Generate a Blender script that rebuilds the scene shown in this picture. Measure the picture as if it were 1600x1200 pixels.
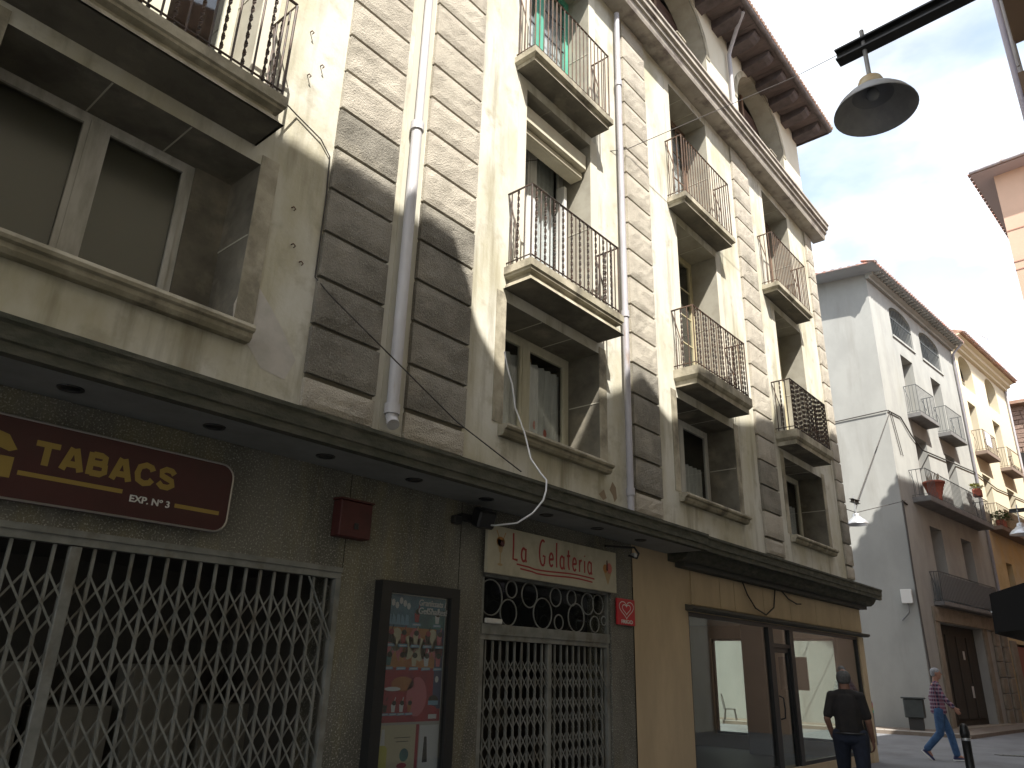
import bpy, bmesh, math, random
from mathutils import Vector, Matrix
from math import radians as R, sin, cos, pi
random.seed(7)
sc = bpy.context.scene
for o in list(bpy.data.objects): bpy.data.objects.remove(o)
COL = sc.collection

# ------------------------------------------------------------------ camera
cam = bpy.data.cameras.new('camera'); co = bpy.data.objects.new('camera', cam); COL.objects.link(co)
yaw, pit, rol = R(40.9744), R(20.82944), R(1.677505)
fw = Vector((cos(pit)*cos(yaw), cos(pit)*sin(yaw), sin(pit)))
rt = fw.cross(Vector((0, 0, 1))).normalized(); up = rt.cross(fw)
r2 = rt*cos(rol)+up*sin(rol); u2 = -rt*sin(rol)+up*cos(rol)
m = Matrix((r2, u2, -fw)).transposed().to_4x4(); m.translation = (0, 0, 1.55)
co.matrix_world = m
cam.sensor_width = 36; cam.lens = 36*1167.4/1600; cam.clip_end = 2000; cam.clip_start = 0.05
sc.camera = co
sc.render.resolution_x = 1024; sc.render.resolution_y = 768

# ------------------------------------------------------------------ world, sun, exposure
SUN_EL, SUN_AZ = R(52), R(34)           # azimuth measured from the street's cross direction
w = bpy.data.worlds.new('World'); sc.world = w; w.use_nodes = True
nt = w.node_tree; nt.nodes.clear(); N = nt.nodes.new; L = nt.links.new
out = N('ShaderNodeOutputWorld'); bg = N('ShaderNodeBackground'); bg.inputs['Strength'].default_value = 0.1
sky = N('ShaderNodeTexSky'); sky.sky_type = 'NISHITA'; sky.sun_disc = False
sky.sun_elevation = SUN_EL; sky.sun_rotation = R(180)+SUN_AZ; sky.dust_density = 2.0; sky.altitude = 400
tc = N('ShaderNodeTexCoord'); mp = N('ShaderNodeMapping'); mp.inputs['Scale'].default_value = (1, 1, 2.2)
mp.inputs['Location'].default_value = (1.3, 2.1, 0.4)
nz = N('ShaderNodeTexNoise'); nz.inputs['Scale'].default_value = 2.6; nz.inputs['Detail'].default_value = 7; nz.inputs['Roughness'].default_value = .55
rp = N('ShaderNodeValToRGB'); rp.color_ramp.elements[0].position = .28; rp.color_ramp.elements[1].position = .64
n2 = N('ShaderNodeTexNoise'); n2.inputs['Scale'].default_value = 5.5; n2.inputs['Detail'].default_value = 6
cr = N('ShaderNodeValToRGB'); cr.color_ramp.elements[0].color = (2.9, 3.0, 3.15, 1); cr.color_ramp.elements[1].color = (6.4, 6.4, 6.4, 1)
cr.color_ramp.elements[0].position = .36; cr.color_ramp.elements[1].position = .62
mx = N('ShaderNodeMix'); mx.data_type = 'RGBA'
sm = N('ShaderNodeMix'); sm.data_type = 'RGBA'; sm.blend_type = 'ADD'; sm.inputs['Factor'].default_value = 1; sm.inputs[7].default_value = (.75, .75, .45, 1)
L(tc.outputs['Generated'], mp.inputs[0]); L(mp.outputs[0], nz.inputs['Vector']); L(mp.outputs[0], n2.inputs['Vector'])
L(nz.outputs['Fac'], rp.inputs[0]); L(n2.outputs['Fac'], cr.inputs[0]); L(sky.outputs[0], sm.inputs[6])
L(rp.outputs[0], mx.inputs[0]); L(sm.outputs[2], mx.inputs[6]); L(cr.outputs[0], mx.inputs[7])
L(mx.outputs[2], bg.inputs['Color']); L(bg.outputs[0], out.inputs[0])
sl = bpy.data.lights.new('sun', 'SUN'); sl.energy = 3.0; sl.angle = R(0.53); sl.color = (1, .95, .87)
so = bpy.data.objects.new('sun', sl); COL.objects.link(so)
SD = Vector((cos(SUN_EL)*sin(SUN_AZ), cos(SUN_EL)*cos(SUN_AZ), -sin(SUN_EL)))
so.rotation_euler = SD.to_track_quat('-Z', 'Y').to_euler(); so.location = (0, 0, 40)
sc.view_settings.view_transform = 'Standard'; sc.view_settings.look = 'None'
sc.view_settings.gamma = 1; sc.view_settings.use_curve_mapping = False
sc.view_settings.exposure = 1.85

# ------------------------------------------------------------------ materials
def s2l(c):
    return tuple(((v/255)/12.92 if v/255 <= .04045 else ((v/255+.055)/1.055)**2.4) for v in c)
MATS = {}
def M(name, col, col2=None, scale=3.0, stretch=(1, 1, 1), mixpos=(.4, .65), rough=.85, metal=0, bump=0, bscale=60, bdist=.01,
      speck=None, sscale=180, spos=(.5, .6), dirt=None, dscale=(1.2, 1.2, .25), dpos=(.5, .72), alpha=None, trans=0, coat=0):
    if name in MATS: return MATS[name]
    mt = bpy.data.materials.new(name); mt.use_nodes = True; t = mt.node_tree; b = t.nodes['Principled BSDF']
    b.inputs['Roughness'].default_value = rough; b.inputs['Metallic'].default_value = metal
    if trans: b.inputs['Transmission Weight'].default_value = trans
    if coat: b.inputs['Coat Weight'].default_value = coat
    b.inputs['Base Color'].default_value = (*col, 1)
    geo = t.nodes.new('ShaderNodeNewGeometry')
    def noise(sc_, st, det=6):
        mm = t.nodes.new('ShaderNodeMapping'); mm.inputs['Scale'].default_value = st
        n = t.nodes.new('ShaderNodeTexNoise'); n.inputs['Scale'].default_value = sc_; n.inputs['Detail'].default_value = det
        n.inputs['Roughness'].default_value = .6
        t.links.new(geo.outputs['Position'], mm.inputs[0]); t.links.new(mm.outputs[0], n.inputs['Vector']); return n
    last = None
    def layer(c, sc_, st, pos, prev):
        n = noise(sc_, st); rr = t.nodes.new('ShaderNodeMapRange'); rr.inputs[1].default_value = pos[0]; rr.inputs[2].default_value = pos[1]
        rr.clamp = True; t.links.new(n.outputs['Fac'], rr.inputs[0])
        x = t.nodes.new('ShaderNodeMix'); x.data_type = 'RGBA'; t.links.new(rr.outputs[0], x.inputs[0])
        if prev is None: x.inputs[6].default_value = (*col, 1)
        else: t.links.new(prev, x.inputs[6])
        x.inputs[7].default_value = (*c, 1); return x.outputs[2]
    if col2: last = layer(col2, scale, stretch, mixpos, last)
    if dirt: last = layer(dirt, 1.0, dscale, dpos, last)
    if speck: last = layer(speck, sscale, (1, 1, 1), spos, last)
    if last is not None: t.links.new(last, b.inputs['Base Color'])
    if bump:
        n = noise(bscale, (1, 1, 1), 4); bp = t.nodes.new('ShaderNodeBump'); bp.inputs['Strength'].default_value = bump; bp.inputs['Distance'].default_value = bdist
        t.links.new(n.outputs['Fac'], bp.inputs['Height']); t.links.new(bp.outputs[0], b.inputs['Normal'])
    MATS[name] = mt; return mt

plaster = M('cream_plaster', (.58, .565, .50), (.45, .42, .31), 1.3, (1, 1, .5), (.42, .62), .9, bump=.35, bscale=28, bdist=.008, speck=(.33, .30, .22), sscale=3.2, spos=(.56, .78), dirt=(.26, .235, .165), dscale=(4.5, 4.5, .55), dpos=(.53, .78))
plaster_top = M('pale_plaster', (.60, .57, .48), (.52, .48, .38), 1.3, (1, 1, .4), rough=.9, bump=.2, bscale=30, bdist=.005)
trimstone = M('trim_stone', (.44, .40, .31), (.26, .235, .17), 2.6, (1, 1, 1), (.38, .62), rough=.9, bump=.5, bscale=50, bdist=.008, dirt=(.12, .105, .08), dscale=(3, 3, 2), dpos=(.50, .70))
darkstone = M('dark_stone', (.15, .135, .105), (.09, .082, .065), 2.2, rough=.95, bump=.5, bscale=30, bdist=.008, dirt=(.24, .215, .165), dscale=(2, 2, 2), dpos=(.55, .75))  # darker stone for the bottom faces of the balcony slabs
darkreveal = M('dark_reveal', (.19, .175, .14), (.11, .10, .08), 2.4, rough=.95, bump=.4, bscale=45, bdist=.006, dirt=(.30, .27, .21), dscale=(2, 2, 2), dpos=(.55, .75))  # darker stone for the reveals of the lowest window row
revealstone = M('reveal_stone', (.36, .34, .28), (.27, .25, .20), 2.5, rough=.9, bump=.35, bscale=60, bdist=.005)
quoinm = M('roughcast_stone', (.46, .42, .35), (.36, .325, .27), 2.4, (1, 1, 1), (.40, .66), .95, bump=1.0, bscale=60, bdist=.018, speck=(.54, .50, .42), sscale=75, spos=(.54, .70), dirt=(.22, .20, .16), dscale=(1.4, 1.4, 1.6), dpos=(.55, .75))
quoins = M('dark_roughcast', (.27, .25, .21), (.15, .138, .113), 1.7, (1, 1, 1), (.38, .64), .95, bump=1.0, bscale=60, bdist=.020, speck=(.33, .31, .26), sscale=75, spos=(.53, .70), dirt=(.34, .31, .25), dscale=(1.6, 1.6, 1.8), dpos=(.56, .72))  # darker variant of the roughcast, used on the lower quoin blocks
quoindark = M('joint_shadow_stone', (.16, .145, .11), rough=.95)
mossy = M('mossy_stone', (.085, .082, .062), (.045, .048, .032), 6, (1, 1, 3), rough=.95, bump=.6, bscale=50, bdist=.01, dirt=(.16, .15, .11), dscale=(2, 2, 6), dpos=(.58, .75))
soffitm = M('soffit_paint', (.25, .255, .24), (.20, .205, .19), 3, rough=.8)
granite = M('grey_granite', (.165, .16, .135), (.10, .098, .08), 2.6, (1, 1, .5), (.4, .62), rough=.7, speck=(.46, .45, .40), sscale=75, spos=(.54, .66), bump=.5, bscale=90, bdist=.005, dirt=(.20, .18, .105), dscale=(3, 3, .6), dpos=(.5, .72))
beige = M('beige_render', (.58, .46, .30), (.51, .40, .26), 2.5, (1, 1, .5), rough=.85, bump=.15, bscale=90, bdist=.003, dirt=(.43, .335, .215), dpos=(.5, .85))
mortar = M('pale_mortar', (.50, .48, .40), rough=.9)
iron = M('painted_iron', (.045, .036, .032), (.09, .055, .038), 14, rough=.6, metal=.3, bump=.2, bscale=100, bdist=.002)
ironbrown = M('rusty_iron', (.065, .045, .036), (.13, .075, .045), 12, rough=.7, metal=.2)
zinc = M('zinc_pipe', (.42, .41, .44), (.34, .33, .36), 5, (1, 1, .4), rough=.55, metal=.0, dirt=(.25, .17, .12), dscale=(6, 6, 1.2), dpos=(.6, .75))
whitepipe = M('pale_painted_pipe', (.52, .51, .52), (.42, .41, .42), 4, (1, 1, .3), rough=.5, dirt=(.30, .20, .14), dscale=(6, 6, 1.3), dpos=(.62, .75))
gatem = M('grey_gate_metal', (.24, .245, .225), (.165, .17, .155), 6, rough=.6, metal=.0, dirt=(.13, .11, .08), dscale=(5, 5, 3), dpos=(.52, .75))
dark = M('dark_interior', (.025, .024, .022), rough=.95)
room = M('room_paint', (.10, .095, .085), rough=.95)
wood_grey = M('weathered_frame', (.52, .51, .48), (.36, .35, .31), 10, (1, 1, .2), rough=.8)
wood_cream = M('cream_frame', (.58, .56, .46), (.48, .46, .36), 9, (1, 1, .2), rough=.75)
wood_white = M('white_frame', (.62, .62, .60), (.5, .5, .48), 9, (1, 1, .2), rough=.7)
wood_green = M('green_frame', (.10, .40, .29), (.08, .31, .22), 8, (1, 1, .3), rough=.6)
wood_brown = M('brown_frame', (.20, .13, .09), (.13, .085, .06), 9, (1, 1, .3), rough=.7)
wood_yellow = M('yellow_frame', (.52, .46, .29), (.42, .37, .23), 9, (1, 1, .3), rough=.7)
leadm = M('lead_grid', (.10, .10, .11), rough=.5, metal=.4)
curtain = M('lace_curtain', (.78, .78, .76), (.62, .62, .60), 14, (3, 1, .3), rough=.95)
curtain_r = M('red_motif', (.55, .16, .12), rough=.95)
blind = M('orange_wood_panel', (.42, .24, .15), (.34, .19, .12), 6, (1, 1, .3), rough=.8)
shutterm = M('cream_box', (.55, .51, .40), (.47, .43, .33), 4, rough=.8)
brownslat = M('brown_slat', (.085, .05, .042), (.06, .036, .03), 8, rough=.8)
eavewood = M('eave_timber', (.105, .085, .085), (.065, .052, .052), 5, (1, 1, 1), rough=.85, bump=.3, bscale=30)
eaveboard = M('eave_board', (.15, .115, .11), (.10, .08, .075), 4, (4, 1, 1), rough=.85)
gutterm = M('dull_gutter', (.16, .14, .14), (.10, .09, .09), 6, rough=.6, metal=.3)
tile = M('clay_tile', (.34, .20, .14), (.22, .14, .10), 7, rough=.9, bump=.4, bscale=40, dirt=(.42, .32, .24), dscale=(3, 3, 3), dpos=(.5, .7))
tilep = M('weathered_tile', (.36, .27, .24), (.26, .20, .19), 5, rough=.9, dirt=(.42, .22, .17), dscale=(2, 2, 2), dpos=(.5, .6))
greywall = M('grey_render', (.31, .315, .30), (.27, .275, .262), 1.1, (1, 1, .6), dirt=(.225, .222, .205), dscale=(1.6, 1.6, .22), dpos=(.55, .8), rough=.9, bump=.15, bscale=30, bdist=.004)
greytrim = M('pale_grey_render', (.36, .365, .345), (.30, .305, .29), 1.4, (1, 1, .5), dirt=(.30, .30, .27), dscale=(2, 2, .3), dpos=(.56, .8), rough=.9)
slabgrey = M('grey_slab', (.20, .20, .20), (.15, .15, .15), 4, rough=.85)
railgrey = M('grey_iron', (.10, .11, .115), rough=.6, metal=.3)
sandstone = M('sandstone', (.27, .235, .185), (.20, .17, .13), 3, rough=.9, bump=.6, bscale=30, bdist=.02)
doorwood = M('dark_door', (.045, .04, .033), (.03, .027, .022), 5, (1, 1, .3), rough=.75)
yellowwall = M('yellow_render', (.56, .44, .24), (.48, .36, .18), 1.2, rough=.9, bump=.15, bscale=30, dirt=(.50, .42, .28), dscale=(1, 1, .7), dpos=(.45, .6))
yellowpale = M('pale_yellow_render', (.60, .54, .40), rough=.9)
pinkwall = M('pink_render', (.62, .43, .32), (.56, .39, .29), 1.0, rough=.9)
pinkline = M('pink_band', (.45, .24, .18), rough=.9)
rubble = M('rubble_stone', (.30, .21, .17), (.20, .14, .11), 5, (1, 1, 2.5), rough=.95, bump=.8, bscale=12, bdist=.04)
rightwall = M('ochre_render', (.60, .56, .49), (.54, .50, .42), 1.4, rough=.9)
asphalt = M('street_surface', (.18, .185, .195), (.135, .14, .15), .9, rough=.9, dirt=(.11, .11, .115), dscale=(.6, 1.2, 1), dpos=(.52, .72), speck=(.19, .19, .20), sscale=160, spos=(.52, .64), bump=.3, bscale=150, bdist=.003)
paving = M('brown_paving', (.20, .165, .135), (.155, .125, .10), 3, rough=.9, bump=.3, bscale=60)
kerbm = M('kerb_granite', (.30, .29, .27), rough=.9, bump=.2)
maroon = M('maroon_sign', (.055, .008, .009), (.045, .007, .007), 4, rough=.35)
chrome = M('sign_edge', (.45, .42, .38), rough=.35, metal=.8)
gold = M('sign_yellow', (.32, .22, .045), rough=.5)
white = M('white_paint', (.70, .70, .68), rough=.6)
creamsign = M('cream_sign', (.50, .47, .36), (.43, .40, .30), 5, rough=.6, dirt=(.33, .30, .22), dscale=(3, 3, 1.5), dpos=(.52, .75))
redpaint = M('red_paint', (.34, .03, .03), rough=.5)
redbright = M('red_plate', (.55, .02, .03), rough=.35)
boxred = M('dark_red_box', (.085, .02, .018), (.06, .015, .013), 9, rough=.6)
blackm = M('black_metal', (.018, .018, .018), rough=.4)
blackcloth = M('black_canvas', (.012, .012, .013), rough=.95)
lampm = M('lamp_grey', (.34, .345, .36), (.28, .285, .30), 10, rough=.5, metal=.2)
lampin = M('lamp_inside', (.22, .23, .26), rough=.4, metal=.3)
lampcap = M('lamp_cap', (.62, .56, .42), (.5, .35, .18), 12, rough=.6)
bulbm = M('lamp_glass', (.35, .37, .4), rough=.2)
alum = M('lamp_aluminium', (.55, .56, .58), rough=.35, metal=.7)
wirewhite = M('white_cable', (.7, .7, .7), rough=.6)
wiredark = M('dark_cable', (.05, .045, .04), rough=.7)
terracotta = M('terracotta', (.34, .10, .065), (.25, .075, .05), 10, rough=.8)
leafm = M('leaf_green', (.075, .14, .03), (.05, .09, .02), 9, rough=.6)
leafy = M('leaf_yellow', (.30, .30, .06), rough=.6)
skinm = M('skin', (.38, .20, .14), (.33, .16, .11), 20, rough=.6)
skind = M('skin_tanned', (.24, .125, .085), (.20, .10, .065), 20, rough=.6)
hairgrey = M('grey_hair', (.33, .34, .36), (.22, .22, .24), 60, rough=.9)
hairdark = M('greying_hair', (.10, .10, .10), (.06, .058, .055), 50, rough=.9)
polo = M('black_polo', (.022, .019, .018), (.016, .014, .014), 12, rough=.9, bump=.4, bscale=14, bdist=.02)
jeansd = M('dark_jeans', (.018, .024, .042), (.014, .018, .03), 16, rough=.9, bump=.4, bscale=14, bdist=.02)
jeansb = M('blue_jeans', (.055, .12, .24), (.035, .08, .18), 14, rough=.9, bump=.4, bscale=14, bdist=.02)
shoe = M('navy_trainer', (.03, .035, .10), rough=.7)
eyem = M('eye_dark', (.02, .015, .012), rough=.3)
lipm = M('lip', (.35, .13, .11), rough=.6)
plasticgrey = M('bin_plastic', (.040, .047, .047), (.03, .036, .036), 6, rough=.5)
whitebox = M('meter_box', (.62, .62, .60), rough=.5)
brownboard = M('brown_board', (.22, .17, .11), rough=.9)
flr = M('shop_floor', (.17, .17, .16), rough=.6)

def glassmat(name, tint, op=.35, rough=.03):
    mt = bpy.data.materials.new(name); mt.use_nodes = True; t = mt.node_tree; t.nodes.clear()
    o = t.nodes.new('ShaderNodeOutputMaterial'); mixs = t.nodes.new('ShaderNodeMixShader'); tr = t.nodes.new('ShaderNodeBsdfTransparent'); gl = t.nodes.new('ShaderNodeBsdfGlossy')
    lw = t.nodes.new('ShaderNodeLayerWeight'); lw.inputs['Blend'].default_value = .5
    fr = t.nodes.new('ShaderNodeMath'); fr.operation = 'POWER'; fr.inputs[1].default_value = 4.0; t.links.new(lw.outputs['Facing'], fr.inputs[0])
    mr = t.nodes.new('ShaderNodeMath'); mr.operation = 'MULTIPLY_ADD'; mr.inputs[1].default_value = .9; mr.inputs[2].default_value = .04+op*.06
    tr.inputs['Color'].default_value = (*tint, 1); gl.inputs['Roughness'].default_value = rough
    t.links.new(fr.outputs[0], mr.inputs[0]); t.links.new(mr.outputs[0], mixs.inputs[0]); t.links.new(tr.outputs[0], mixs.inputs[1]); t.links.new(gl.outputs[0], mixs.inputs[2]); t.links.new(mixs.outputs[0], o.inputs[0])
    return mt
glass = glassmat('window_glass', (.90, .92, .93), .6)
shopglass = glassmat('shop_glass', (.90, .935, .91), .5)

# flannel check shirt: woven pattern, from the cloth's own coordinates
def checkmat():
    mt = bpy.data.materials.new('check_flannel'); mt.use_nodes = True; t = mt.node_tree; b = t.nodes['Principled BSDF']; b.inputs['Roughness'].default_value = .9
    tcn = t.nodes.new('ShaderNodeTexCoord'); sp = t.nodes.new('ShaderNodeSeparateXYZ'); t.links.new(tcn.outputs['Object'], sp.inputs[0])
    def stripe(sock, f, thr):
        a = t.nodes.new('ShaderNodeMath'); a.operation = 'MULTIPLY'; a.inputs[1].default_value = f; t.links.new(sock, a.inputs[0])
        s = t.nodes.new('ShaderNodeMath'); s.operation = 'SINE'; t.links.new(a.outputs[0], s.inputs[0])
        g = t.nodes.new('ShaderNodeMath'); g.operation = 'GREATER_THAN'; g.inputs[1].default_value = thr; t.links.new(s.outputs[0], g.inputs[0]); return g.outputs[0]
    ad = t.nodes.new('ShaderNodeMath'); ad.operation = 'ADD'; t.links.new(sp.outputs[0], ad.inputs[0]); t.links.new(sp.outputs[1], ad.inputs[1])
    a = stripe(ad.outputs[0], 95, .25); c = stripe(sp.outputs[2], 85, .25)
    m1 = t.nodes.new('ShaderNodeMix'); m1.data_type = 'RGBA'; m1.inputs[6].default_value = (.035, .022, .06, 1); m1.inputs[7].default_value = (.26, .09, .13, 1); t.links.new(a, m1.inputs[0])
    m2 = t.nodes.new('ShaderNodeMix'); m2.data_type = 'RGBA'; m2.inputs[7].default_value = (.40, .36, .42, 1); t.links.new(c, m2.inputs[0]); t.links.new(m1.outputs[2], m2.inputs[6])
    mu = t.nodes.new('ShaderNodeMath'); mu.operation = 'MULTIPLY'; mu.inputs[1].default_value = .5; t.links.new(c, mu.inputs[0]); t.links.new(mu.outputs[0], m2.inputs[0])
    t.links.new(m2.outputs[2], b.inputs['Base Color']); return mt
checkm = checkmat()

# ------------------------------------------------------------------ object helpers
LOC = {}          # position of each object in its thing's own frame
def mesh_from(bm, name, mats, smooth=False):
    me = bpy.data.meshes.new(name); bmesh.ops.recalc_face_normals(bm, faces=bm.faces); bm.to_mesh(me); bm.free()
    for q in (mats if isinstance(mats, (list, tuple)) else [mats]): me.materials.append(q)
    if smooth:
        for pg in me.polygons: pg.use_smooth = True
    return me
def put(name, me, parent=None, loc=(0, 0, 0), rot=None, label=None, scale=None):
    o = bpy.data.objects.new(name, me); COL.objects.link(o); loc = Vector(loc)
    LOC[o] = loc.copy() if parent else Vector((0, 0, 0))
    o.location = loc - (LOC[parent] if parent else Vector((0, 0, 0)))
    if parent: o.parent = parent
    if rot: o.rotation_euler = rot
    if scale: o.scale = scale
    if label: o['label'] = label
    return o
def thing(name, label, cat, loc=(0, 0, 0), rz=0, group=None):
    o = bpy.data.objects.new(name, None); COL.objects.link(o); o.location = loc; o.rotation_euler = (0, 0, rz)
    o.empty_display_size = .2
    o['label'] = label; o['category'] = cat
    if group: o['group'] = group
    LOC[o] = Vector((0, 0, 0)); return o
def tag(o, label, cat, group=None):
    o['label'] = label; o['category'] = cat
    if group: o['group'] = group
    return o
def struct(o): o['kind'] = 'structure'; return o
def stuff(o): o['kind'] = 'stuff'; return o
def add_box(bm, x0, x1, y0, y1, z0, z1, bev=0, mi=0):
    r = bmesh.ops.create_cube(bm, size=1.0)
    vs = r['verts']; bmesh.ops.scale(bm, vec=(abs(x1-x0), abs(y1-y0), abs(z1-z0)), verts=vs)
    bmesh.ops.translate(bm, vec=((x0+x1)/2, (y0+y1)/2, (z0+z1)/2), verts=vs)
    fs = {f for v in vs for f in v.link_faces}
    for f in fs: f.material_index = mi
    if bev:
        es = {e for v in vs for e in v.link_edges}
        bmesh.ops.bevel(bm, geom=list(es), offset=bev, segments=1, affect='EDGES')
def box(name, mat, parent, x0, x1, y0, y1, z0, z1, bev=0, label=None, rot=None):
    c = Vector(((x0+x1)/2, (y0+y1)/2, (z0+z1)/2)); bm = bmesh.new()
    add_box(bm, x0-c.x, x1-c.x, y0-c.y, y1-c.y, z0-c.z, z1-c.z, bev)
    return put(name, mesh_from(bm, name, mat), parent, c, rot, label)
def boxes(name, mat, parent, lst, bev=0, label=None):
    bm = bmesh.new()
    for b in lst: add_box(bm, *b[:6], bev, b[6] if len(b) > 6 else 0)
    return put(name, mesh_from(bm, name, mat), parent, (0, 0, 0), None, label)
def add_tube(bm, pts, r, seg=8, cap=True, radii=None, flat=None):
    pts = [Vector(q) for q in pts]; rings = []; prev = None
    for i, q in enumerate(pts):
        d = (pts[min(i+1, len(pts)-1)]-pts[max(i-1, 0)]).normalized()
        if prev is None:
            a = Vector((0, 0, 1)) if abs(d.z) < .9 else Vector((1, 0, 0)); u = d.cross(a).normalized()
        else: u = (prev-d*prev.dot(d)).normalized()
        prev = u; v = d.cross(u); rr = radii[i] if radii else r
        rings.append([bm.verts.new(q+u*cos(2*pi*k/seg)*rr+v*sin(2*pi*k/seg)*rr*(flat or 1)) for k in range(seg)])
    for a, b in zip(rings, rings[1:]):
        for k in range(seg): bm.faces.new((a[k], a[(k+1) % seg], b[(k+1) % seg], b[k]))
    if cap:
        bm.faces.new([bm.verts.new(v.co) for v in rings[0][::-1]]); bm.faces.new([bm.verts.new(v.co) for v in rings[-1]])
def tube(name, mat, parent, pts, r, seg=8, smooth=True, label=None, **k):
    bm = bmesh.new(); add_tube(bm, pts, r, seg, **k); return put(name, mesh_from(bm, name, mat, smooth), parent, (0, 0, 0), None, label)
def add_lathe(bm, prof, c=(0, 0, 0), seg=24):
    rings = []
    for r, z in prof:
        rings.append([bm.verts.new((c[0]+r*cos(2*pi*k/seg), c[1]+r*sin(2*pi*k/seg), c[2]+z)) for k in range(seg)] if r > 1e-5 else [bm.verts.new((c[0], c[1], c[2]+z))])
    for a, b in zip(rings, rings[1:]):
        for k in range(seg):
            if len(a) == 1 and len(b) == 1: continue
            if len(a) == 1: bm.faces.new((a[0], b[(k+1) % seg], b[k]))
            elif len(b) == 1: bm.faces.new((a[k], a[(k+1) % seg], b[0]))
            else: bm.faces.new((a[k], a[(k+1) % seg], b[(k+1) % seg], b[k]))
def add_prism(bm, poly, a0, a1, axis='x'):
    def mk(u, v, a): return {'x': (a, u, v), 'y': (u, a, v), 'z': (u, v, a)}[axis]
    A = [bm.verts.new(mk(u, v, a0)) for u, v in poly]; B = [bm.verts.new(mk(u, v, a1)) for u, v in poly]; n = len(poly)
    bm.faces.new(A); bm.faces.new(B[::-1])
    for i in range(n): bm.faces.new((A[i], A[(i+1) % n], B[(i+1) % n], B[i]))
def prism(name, mat, parent, poly, a0, a1, axis='x', label=None):
    bm = bmesh.new(); add_prism(bm, poly, a0, a1, axis); return put(name, mesh_from(bm, name, mat), parent, (0, 0, 0), None, label)
def arc_pts(x0, x1, zs, rise, n=16):
    cx = (x0+x1)/2; a = (x1-x0)/2
    return [(cx-a*cos(pi*k/n), zs+rise*sin(pi*k/n)) for k in range(n+1)]
def wall(name, mat, parent, x0, x1, z0, z1, ops, y=0.0, depth=.5, label=None, remat=None):
    """front sheet with openings and their reveals; ops: (x0,x1,z0,z1[,rise]) with z1 the springing line when arched"""
    bm = bmesh.new(); xs = {x0, x1}; zs = {z0, z1}; bb = []
    for o in ops:
        top = o[3]+(o[4] if len(o) > 4 else 0); bb.append((o[0], o[1], max(o[2], z0), top)); xs |= {o[0], o[1]}; zs |= {max(o[2], z0), top}
    xs = sorted(xs); zs = sorted(zs)
    def F(*v): bm.faces.new([bm.verts.new(q) for q in v])
    for xa, xb in zip(xs, xs[1:]):
        for za, zb in zip(zs, zs[1:]):
            if any(b[0] <= xa+1e-6 and xb <= b[1]+1e-6 and b[2] <= za+1e-6 and zb <= b[3]+1e-6 for b in bb): continue
            F((xa, y, za), (xb, y, za), (xb, y, zb), (xa, y, zb))
    n0 = len(bm.faces)
    for o in ops:
        a, b, c, d = o[:4]; yb = y+depth; c = max(c, z0)
        F((a, y, c), (a, yb, c), (a, yb, d), (a, y, d)); F((b, y, c), (b, y, d), (b, yb, d), (b, yb, c)); F((a, y, c), (b, y, c), (b, yb, c), (a, yb, c))
        if len(o) > 4:
            P = arc_pts(a, b, d, o[4]); T = d+o[4]
            for (xa, za), (xb, zb) in zip(P, P[1:]):
                F((xa, y, za), (xb, y, zb), (xb, yb, zb), (xa, yb, za)); F((xa, y, za), (xb, y, zb), (xb, y, T), (xa, y, T))
        else: F((a, y, d), (b, y, d), (b, yb, d), (a, yb, d))
    bm.faces.ensure_lookup_table()
    for f in list(bm.faces)[n0:]:
        cy = sum(v.co.y for v in f.verts)/len(f.verts)
        if cy > y+.01: f.material_index = 1
    for f in bm.faces: f.normal_update()
    me = bpy.data.meshes.new(name); bmesh.ops.remove_doubles(bm, verts=bm.verts, dist=1e-5); bm.to_mesh(me); bm.free()
    me.materials.append(mat); me.materials.append(remat or mat); return put(name, me, parent, (0, 0, 0), None, label)
def room_box(name, mat, parent, x0, x1, y0, y1, z0, z1):
    bm = bmesh.new()
    def F(*v): bm.faces.new([bm.verts.new(q) for q in v])
    F((x0, y1, z0), (x1, y1, z0), (x1, y1, z1), (x0, y1, z1)); F((x0, y0, z0), (x0, y1, z0), (x0, y1, z1), (x0, y0, z1)); F((x1, y0, z0), (x1, y1, z0), (x1, y1, z1), (x1, y0, z1))
    F((x0, y0, z0), (x1, y0, z0), (x1, y1, z0), (x0, y1, z0)); F((x0, y0, z1), (x1, y0, z1), (x1, y1, z1), (x0, y1, z1))
    return put(name, mesh_from(bm, name, mat), parent)
def polys(name, mats, parent, lst, y, label=None, th=.002, frame='front'):
    """flat print: polygons in the x-z plane just in front of y; lst of (material index, [(x,z)...][, layer])"""
    bm = bmesh.new()
    for it in lst:
        yy = y-th*(1+(it[2] if len(it) > 2 else 0))
        f = bm.faces.new([bm.verts.new((u, yy, v)) for u, v in it[1]]); f.material_index = it[0]
    for f in bm.faces: f.normal_update()
    me = bpy.data.meshes.new(name); bm.to_mesh(me); bm.free()
    for q in mats: me.materials.append(q)
    return put(name, me, parent, (0, 0, 0), None, label)
def ell(cx, cz, a, b, n=18): return [(cx+a*cos(2*pi*k/n), cz+b*sin(2*pi*k/n)) for k in range(n)]
def rect(x0, x1, z0, z1): return [(x0, z0), (x1, z0), (x1, z1), (x0, z1)]
def ribbon(pts, wd):
    """strip polygons along a polyline, width wd (number or list)"""
    out = []; P = [Vector(q) for q in pts]; Ls = []; Rs = []
    for i, q in enumerate(P):
        d = (P[min(i+1, len(P)-1)]-P[max(i-1, 0)]).normalized(); nn = Vector((-d.y, d.x))*((wd[i] if isinstance(wd, (list, tuple)) else wd)/2)
        Ls.append(q+nn); Rs.append(q-nn)
    for i in range(len(P)-1): out.append([tuple(Rs[i]), tuple(Rs[i+1]), tuple(Ls[i+1]), tuple(Ls[i])])
    return out
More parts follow.
